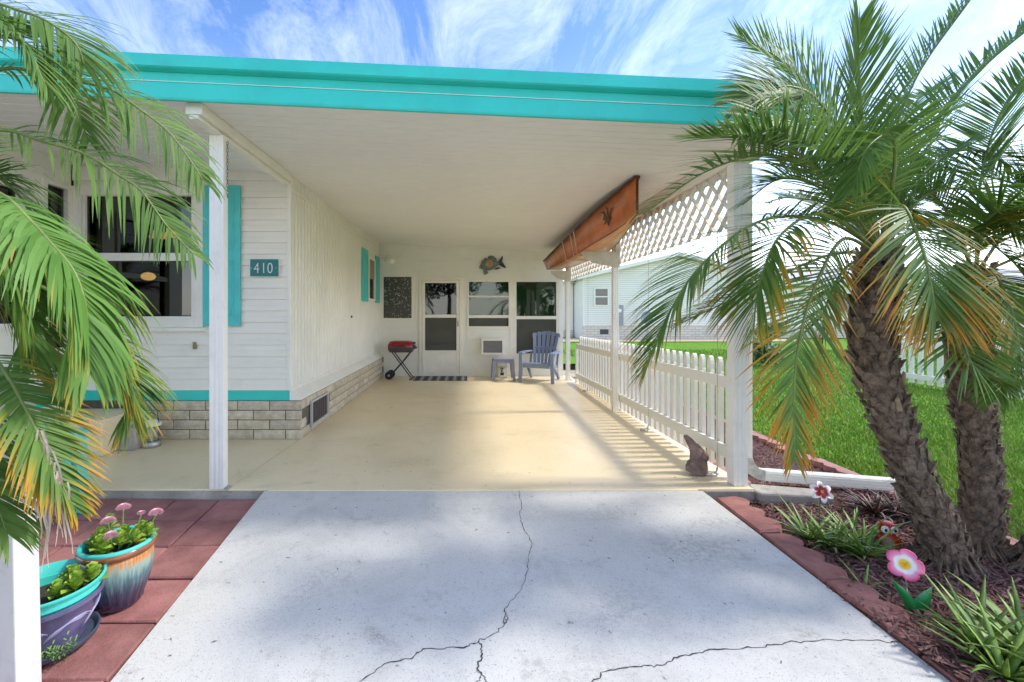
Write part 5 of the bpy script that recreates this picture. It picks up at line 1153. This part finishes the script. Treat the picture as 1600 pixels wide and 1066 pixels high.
# ------------------------------------------------------------------ bed plants and ornaments
def leaf_mesh(L, W, curve, seed, mat, name='leaf'):
    b = MB(); rg_ = []; n = 6
    for k in range(n + 1):
        t = k / n; x = L * t * (1 - .25 * curve * t); z = L * (.55 * t - curve * .75 * t * t); w_ = W * (1 - t ** 1.6) + .0008; th = w_ * .45
        rg_.append([(x, -w_, z + th * .5), (x, 0, z - th * .2), (x, w_, z + th * .5), (x, 0, z - th)])
    b.loft(rg_); o = b.build(name, mat, smooth=True); me = o.data; bpy.data.objects.remove(o); return me
ALM = [leaf_mesh(L, W, c, 0, m_aloe) for L, W, c in ((.22, .012, .2), (.26, .014, .45), (.18, .012, .6), (.30, .013, .3))]
BRM = [leaf_mesh(L, W, c, 0, m_brom) for L, W, c in ((.22, .011, .4), (.27, .010, .7), (.18, .011, .2))]
def rosette(name, centres, label, cat, meshes, n, seed, smin=.7, smax=1.1, group=None, tilt=(.1, 1.0)):
    rnd = random.Random(seed); t = empty(name, centres[0], label, cat, group)
    for c in centres:
        for k in range(n):
            a = k * 2.4 + rnd.uniform(-.3, .3); e = tilt[0] + (tilt[1] - tilt[0]) * (k / n); s_ = rnd.uniform(smin, smax) * (.75 + .25 * math.sin(math.pi * k / n))
            share('leaf', rnd.choice(meshes), Vector(c) + Vector((math.cos(a) * .012, math.sin(a) * .012, rnd.uniform(0, .015))), t, (0, -e + .35, a), (s_, s_, s_))
    return t
def G(x, y): return Vector((x, y, bedz(x, y)))
rosette('aloe_plant', [G(2.20, 2.70), G(2.36, 2.74), G(2.30, 2.60), G(2.12, 2.78)], 'spiky green aloe clump under the dark red metal flower', 'plant', ALM, 30, 3, .85, 1.25)
rosette('aloe_plant', [G(2.10, 1.84), G(2.22, 1.74), G(2.04, 1.70), G(2.34, 1.88)], 'large spiky green aloe clump at the lower right corner', 'plant', ALM, 28, 6, .9, 1.35)
rosette('aloe_plant', [G(2.03, 2.29)], 'small sprawling aloe near the driveway edging', 'plant', ALM, 7, 8, .5, .75, tilt=(-.1, .9))
rosette('bromeliad_plant', [G(2.92, 3.02), G(2.78, 3.06), G(3.00, 2.93)], 'dark red green bromeliad clump behind the aloe at the pipe end', 'plant', BRM, 44, 5, .8, 1.3)
# owl
OW = G(2.51, 2.675) + Vector((0, 0, .004))
ow = empty('owl_figurine', OW, 'small orange owl figurine with big white eyes on the mulch', 'figurine')
MB().lathe([(.030, 0), (.042, .012), (.050, .035), (.048, .06), (.038, .08), (.034, .086)], OW, 18).build('body', m_owl, ow, smooth=True)
hd = MB(); hd.lathe([(.030, .082), (.043, .095), (.045, .115), (.038, .132), (.02, .140)], OW, 18); hd = hd.build('head', m_owl, ow, smooth=True)
for s_ in (-1, 1):
    MB().tube([OW + Vector((s_ * .028, 0, .125)), OW + Vector((s_ * .038, 0, .150))], [.012, .002], 6).build('ear_tuft', m_owl, hd)
    c = OW + Vector((s_ * .021 - .014, -.040, .114)); MB().ball(c, (.019, .010, .019), 14, 9).build('eye', m_eyew, hd, smooth=True); MB().ball(c + Vector((-.001, -.0085, 0)), (.007, .004, .009), 10, 7).build('pupil', m_black, hd, smooth=True)
    MB().ball(OW + Vector((s_ * .043, .0, .045)), (.012, .026, .032), 10, 7).build('wing', m_owl, ow, smooth=True)
MB().tube([OW + Vector((-.012, -.043, .104)), OW + Vector((-.014, -.054, .093))], [.007, .001], 6).build('beak', M('beak_yellow', (.6, .4, .06), .5), hd)
MB().ball(OW + Vector((-.012, -.026, .040)), (.032, .028, .036), 14, 9).build('belly', m_owlb, ow, smooth=True)
ow.scale = (1.12, 1.12, 1.12); ow.rotation_euler.z = R(-12)
# metal flowers
def petal_flower(name, c, nrm, rad, lobes, ring_cols, label, stake=None, pointy=0):
    t = empty(name, stake or c, label, 'garden ornament'); nrm = Vector(nrm).normalized(); u = nrm.cross(Vector((0, 0, 1))).normalized(); v = u.cross(nrm); mb = MB(); n = 60
    vs = []; cs = []
    for i, (q, col, h) in enumerate(ring_cols):
        for k in range(n):
            a = 2 * math.pi * k / n; lo = abs(math.sin(lobes * a / 2)); e = 1 - (q ** 2) * (.26 + pointy) * (1 - lo ** (.6 + pointy))
            r_ = rad * q * e; p = Vector(c) + (u * math.cos(a) + v * math.sin(a)) * r_ + nrm * (h * rad + q * q * .10 * rad * math.cos(lobes * a)); vs.append(p); cs.append((*col, 1))
    m = len(ring_cols); mb.add(vs, [(i * n + k, i * n + (k + 1) % n, (i + 1) * n + (k + 1) % n, (i + 1) * n + k) for i in range(m - 1) for k in range(n)] + [tuple(range(n))], 0, cs)
    o = mb.build('petals', m_vcol, t, smooth=True); s_ = o.modifiers.new('solid', 'SOLIDIFY'); s_.thickness = .0025
    for k in range(5):
        a = 2 * math.pi * k / 5; MB().tube([Vector(c) + nrm * .004, Vector(c) + nrm * rad * .22 + (u * math.cos(a) + v * math.sin(a)) * rad * .14], [.0016, .0024], 5).build('stamen', M('stamen_yellow', (.75, .50, .04), .5) if k == 0 and 'stamen_yellow' not in bpy.data.materials else bpy.data.materials['stamen_yellow'], t)
    if stake is not None: MB().tube([Vector(c) - nrm * .004, (Vector(c) + Vector(stake)) / 2 - nrm * .02, Vector(stake)], .003, 6).build('stake', m_metal if pointy == 0 else m_green_tin, t)
    return t
PK, WH, YE, RD = S(226, 92, 136), (.82, .80, .76), S(240, 186, 20), S(150, 28, 52)
c1 = at(1413, 882, 2.13)
f1 = petal_flower('metal_flower', c1, (-.45, -.80, .42), .072, 5, [(.04, YE, .02), (.22, YE, .03), (.30, S(238, 205, 120), .05), (.38, WH, .07), (.52, WH, .12), (.64, S(236, 150, 178), .16), (.90, PK, .17), (1.0, PK, .14)], 'pink white and yellow metal flower on a stake in the mulch', G(2.075, 2.09))
def tin_leaf(c, tip, w_, bend):
    c, tip = Vector(c), Vector(tip); d = tip - c; sd = d.cross(Vector((0, -1, .3))).normalized(); nn2 = sd.cross(d).normalized(); rg_ = []
    for k in range(9):
        t = k / 8; ww_ = w_ * math.sin(math.pi * min(1, .12 + .88 * t) ** .8) * (1 if t < .95 else .5); p = c + d * t + nn2 * bend * math.sin(math.pi * t); rg_.append([p - sd * ww_, p + nn2 * -.004, p + sd * ww_])
    o = MB().loft(rg_, caps=False, closed=False).build('tin_leaf', m_green_tin, f1, smooth=True); s_ = o.modifiers.new('solid', 'SOLIDIFY'); s_.thickness = .002
tin_leaf(at(1428, 956, 2.08), at(1392, 904, 2.06), .026, .012); tin_leaf(at(1424, 956, 2.08), at(1456, 917, 2.12), .030, .012)
c2 = at(1283, 769, 2.83)
f2 = petal_flower('metal_flower', c2, (-.15, -.85, .5), .068, 6, [(.05, S(110, 16, 36), .0), (.25, RD, .02), (.48, RD, .06), (.58, S(205, 120, 140), .09), (.72, WH, .12), (1.0, WH, .13)], 'dark red and white metal flower above the aloe clump', G(2.24, 2.84), pointy=.35)
# ------------------------------------------------------------------ neighbours and background
nh = empty('neighbour_house', (11, 24, -.1), 'cream sided neighbour house with low gable behind the picket fence', 'house')
NY = 24.0; x0, x1, xp, ze, zp = 6.2, 16.2, 11.2, 3.15, 4.30; g0 = -.1
def gz(x): return ze + (zp - ze) * (1 - abs(x - xp) / (xp - x0))
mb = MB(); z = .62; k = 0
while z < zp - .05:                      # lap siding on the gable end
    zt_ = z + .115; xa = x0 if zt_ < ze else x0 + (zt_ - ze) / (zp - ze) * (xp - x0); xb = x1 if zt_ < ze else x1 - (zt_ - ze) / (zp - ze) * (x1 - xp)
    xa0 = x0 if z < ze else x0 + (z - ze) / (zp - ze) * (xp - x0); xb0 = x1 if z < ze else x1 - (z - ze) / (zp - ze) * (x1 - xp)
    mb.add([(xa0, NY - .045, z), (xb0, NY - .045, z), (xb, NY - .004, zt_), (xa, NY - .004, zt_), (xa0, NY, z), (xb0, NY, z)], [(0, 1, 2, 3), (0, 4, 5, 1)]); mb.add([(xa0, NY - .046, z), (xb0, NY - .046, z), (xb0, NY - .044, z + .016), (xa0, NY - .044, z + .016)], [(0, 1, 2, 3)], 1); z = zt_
m_nsid = M('cream_siding', (.88, .86, .78), .6, .03, 1)
mb.build('gable_wall', [m_nsid, M('siding_shadow_line', (.50, .49, .45), .6)], nh, recalc=False)  # second material paints the shadow line under each lap as a dark strip
MB().box(x0 + .01, x1 - .01, NY + .02, NY + 14, g0, ze).build('main_block', m_nsid, nh)
MB().box(x0 - .02, x1 + .02, NY - .05, NY + .015, g0, .62).build('brick_skirt', m_skirt_far, nh)
rf = MB()
for sx_ in (-1, 1):
    xe = xp + sx_ * (xp - x0 + .35); zz_ = ze - .08
    rf.loft([[(xe, yy2, zz_), (xp, yy2, zp + .02), (xp, yy2, zp + .20), (xe, yy2, zz_ + .18)] for yy2 in (NY - .35, NY + 14.3)])
rf = rf.build('roof', m_roof, nh)
for sx_ in (-1, 1):
    xe = xp + sx_ * (xp - x0 + .36); MB().loft([[(xe, yy2, ze - .09), (xp, yy2, zp + .01), (xp, yy2, zp + .205), (xe, yy2, ze + .105)] for yy2 in (NY - .40, NY - .351)]).build('rake_board', m_white, rf)
f_ = MB(); frame_ring(f_, 6.78, 7.58, 1.65, 2.65, .07, NY - .08, NY - .03); f_.box(6.85, 7.51, NY - .075, NY - .035, 2.13, 2.19); wi = f_.build('window', m_white, nh)
MB().box(6.86, 7.50, NY - .05, NY - .045, 1.72, 2.13).build('pane', glass_mat('far_glass', (.1, .1, .1), 1, .8, (.05, .06, .065)), wi); MB().box(6.86, 7.50, NY - .05, NY - .045, 2.19, 2.58).build('pane', bpy.data.materials['far_glass'], wi)
for xx_ in (x0 + .03, ): MB().box(xx_ - .05, xx_ + .06, NY - .06, NY - .032, .6, ze).build('corner_trim', m_white, nh)
MB().box(7.1, 7.55, NY - .07, NY - .051, .15, .42).build('skirt_vent', m_darkgrey, nh)
mt_ = empty('electric_meter', (8.1, NY, .6), 'grey electric meter box on the neighbour house wall', 'meter')
MB().box(7.96, 8.30, NY - .22, NY - .035, .62, 1.72).build('cabinet', m_greybox, mt_, bevel=.02); MB().tube([(8.06, NY - .22, 1.42), (8.06, NY - .34, 1.42)], .10, 16).build('meter_dial', m_eyew, mt_)
dish = empty('satellite_dish', (12.0, 23, -.1), 'dark grey dish on a short pole in front of the neighbour house', 'satellite dish')
DX, DY = 9.36, 23.3
dish.location = (DX, DY, -.1)
MB().tube([(DX, DY, -.1), (DX, DY, .75)], .03, 8).build('pole', m_greybox, dish); MB().tube([(DX - .15, DY, -.1), (DX, DY, .5), (DX + .15, DY, -.1)], .02, 6).build('brace', m_greybox, dish)
d_ = MB(); rg_ = []
nr = Vector((-.35, -.7, .55)).normalized(); uu = nr.cross(Vector((0, 0, 1))).normalized(); vv = uu.cross(nr)
for q, h in ((.02, 0), (.3, .02), (.7, .09), (1.0, .18)): rg_.append([Vector((DX, DY, .95)) + (uu * math.cos(2 * math.pi * k / 20) * .30 + vv * math.sin(2 * math.pi * k / 20) * .42) * q + nr * h for k in range(20)])
d_.loft(rg_, caps=False); o = d_.build('reflector', m_greybox, dish, smooth=True); s_ = o.modifiers.new('solid', 'SOLIDIFY'); s_.thickness = .015
MB().tube([Vector((DX, DY, .6)) , Vector((DX, DY, .9)) + nr * .5], .012, 6).build('feed_arm', m_greybox, dish)
# recessed wing of that house at its left
n2h = empty('neighbour_garage', (4.5, 26, -.1), 'white recessed wing left of the neighbour gable', 'house')
mb = MB(); z = .3
while z < 2.95: mb.add([(2.5, 25.97, z), (6.15, 25.97, z), (6.15, 25.995, z + .115), (2.5, 25.995, z + .115), (2.5, 26, z), (6.15, 26, z)], [(0, 1, 2, 3), (0, 4, 5, 1)]); z += .115
mb.build('wall', M('white_siding_far', (.86, .82, .74), .6, .03, 1), n2h, recalc=False); MB().box(2.5, 6.15, 26.001, 30, -.1, 2.95).build('block', m_nsid, n2h)
MB().loft([[(2.2, yy2, 2.92), (6.14, yy2, 3.0), (6.14, yy2, 3.14), (2.2, yy2, 3.06)] for yy2 in (25.6, 30.3)]).build('roof', m_roof, n2h); MB().box(2.5, 6.15, 25.94, 25.968, -.1, .3).build('skirt', m_skirt_far, n2h)
# second neighbour house at the right
n3 = empty('neighbour_house', (24, 25, -.1), 'pale sided neighbour house at the right behind the palms', 'house')
mb = MB(); z = .5
while z < 3.0:
    mb.add([(17.2, 24.97, z), (36, 24.97, z), (36, 24.995, z + .115), (17.2, 24.995, z + .115), (17.2, 25, z), (36, 25, z)], [(0, 1, 2, 3), (0, 4, 5, 1)]); z += .115
mb.build('wall', m_nsid, n3, recalc=False); MB().box(17.2, 36, 25.001, 36, -.1, 3.0).build('block', m_nsid, n3); MB().box(17.18, 36, 24.94, 24.968, -.1, .5).build('brick_skirt', m_skirt_far, n3)
MB().loft([[(xx_, 24.4, 2.86), (xx_, 30.5, 4.2), (xx_, 36.5, 2.86), (xx_, 36.5, 3.0), (xx_, 30.5, 4.36), (xx_, 24.4, 3.0)] for xx_ in (16.9, 36.3)]).build('roof', m_roof, n3); MB().box(16.88, 36.3, 24.36, 24.40, 2.80, 3.02).build('fascia_board', m_white, n3)
for xa in (20.5, 26.0): 
    f_ = MB(); frame_ring(f_, xa, xa + 1.2, 1.3, 2.4, .08, 24.90, 24.966); wi = f_.build('window', m_white, n3); MB().box(xa + .08, xa + 1.12, 24.94, 24.945, 1.38, 2.32).build('pane', bpy.data.materials['far_glass'], wi)
struct(MB().add([(1.5, 21.6, -.095), (17.0, 21.9, -.095), (17.0, 24, -.095), (1.5, 25.95, -.095)], [(0, 1, 2, 3)]).build('gravel_strip', m_gravel))
def leafy(mb, c, rad, n, size, rnd):
    for _ in range(n):
        v = Vector((rnd.gauss(0, 1), rnd.gauss(0, 1), rnd.gauss(0, 1))); v.normalize(); v *= rnd.random() ** .33; p = Vector(c) + Vector((v.x * rad[0], v.y * rad[1], v.z * rad[2]))
        a = Vector((rnd.gauss(0, 1), rnd.gauss(0, 1), rnd.gauss(0, 1))).normalized(); b = a.orthogonal().normalized(); s_ = size * rnd.uniform(.6, 1.3); mb.add([p - a * s_, p + b * s_ * .5, p + a * s_, p - b * s_ * .5], [(0, 1, 2, 3)])
def shrub(loc, r_, label, seed, n=900, size=.05):
    rnd = random.Random(seed); t = empty('shrub', loc, label, 'shrub'); mb = MB()
    for k in range(7): leafy(mb, Vector(loc) + Vector((rnd.uniform(-.5, .5) * r_, rnd.uniform(-.5, .5) * r_, r_ * rnd.uniform(.45, .9))), (r_ * .55, r_ * .55, r_ * .45), n // 7, size, rnd)
    mb.build('foliage', m_bush, t, recalc=False); st2 = MB()
    for k in range(5): st2.tube([Vector(loc), Vector(loc) + Vector((rnd.uniform(-.4, .4) * r_, rnd.uniform(-.4, .4) * r_, r_ * .8))], .012, 5)
    st2.build('stems', m_tree_bark, t)
shrub((8.0, 11.8, -.12), .62, 'round green shrub on the lawn right of the near post', 1, 1500, .055)
shrub((2.65, 9.3, -.1), .42, 'low green shrub at the far end of the picket fence', 2, 900, .045)
shrub((14.2, 21.0, -.1), .8, 'green bush before the neighbour house behind palm fronds', 3, 900, .09)
def tree(loc, h, r_, label, seed, n=2600):
    rnd = random.Random(seed); t = empty('tree', loc, label, 'tree', 'trees across the street'); loc = Vector(loc)
    tr = MB(); tr.tube([loc, loc + Vector((.1, 0, h * .3)), loc + Vector((-.1, .1, h * .6))], [.25, .2, .1], 8); cr = MB()
    for k in range(16):
        a = rnd.uniform(0, 6.28); q = r_ * rnd.random() ** .5 * .8; c = loc + Vector((q * math.cos(a), q * math.sin(a), h * rnd.uniform(.42, .92))); tr.tube([loc + Vector((0, 0, h * .35)), c], [.08, .02], 5)
        leafy(cr, c, (r_ * .42, r_ * .42, h * .14), n // 16, .20, rnd)
    tr.build('trunk', m_tree_bark, t); cr.build('crown', m_tree_leaf, t, recalc=False)
for i, (x, y, h, r_, lb) in enumerate(((-9, -26, 8, 3.6, 'leftmost tree reflected in the back windows'), (-2, -30, 10, 4.5, 'tall tree reflected in the door glass'), (5.5, -27, 7.5, 3.4, 'tree reflected in the green window beside the door'), (13, -30, 9, 4.0, 'rightmost tree reflected in the back windows'))): tree((x, y, -.3), h, r_, lb, 20 + i)
struct(MB().add([(-200, -11, -.26), (200, -11, -.26), (200, -4.2, -.26), (-200, -4.2, -.26)], [(0, 1, 2, 3)]).build('street', m_asphalt))
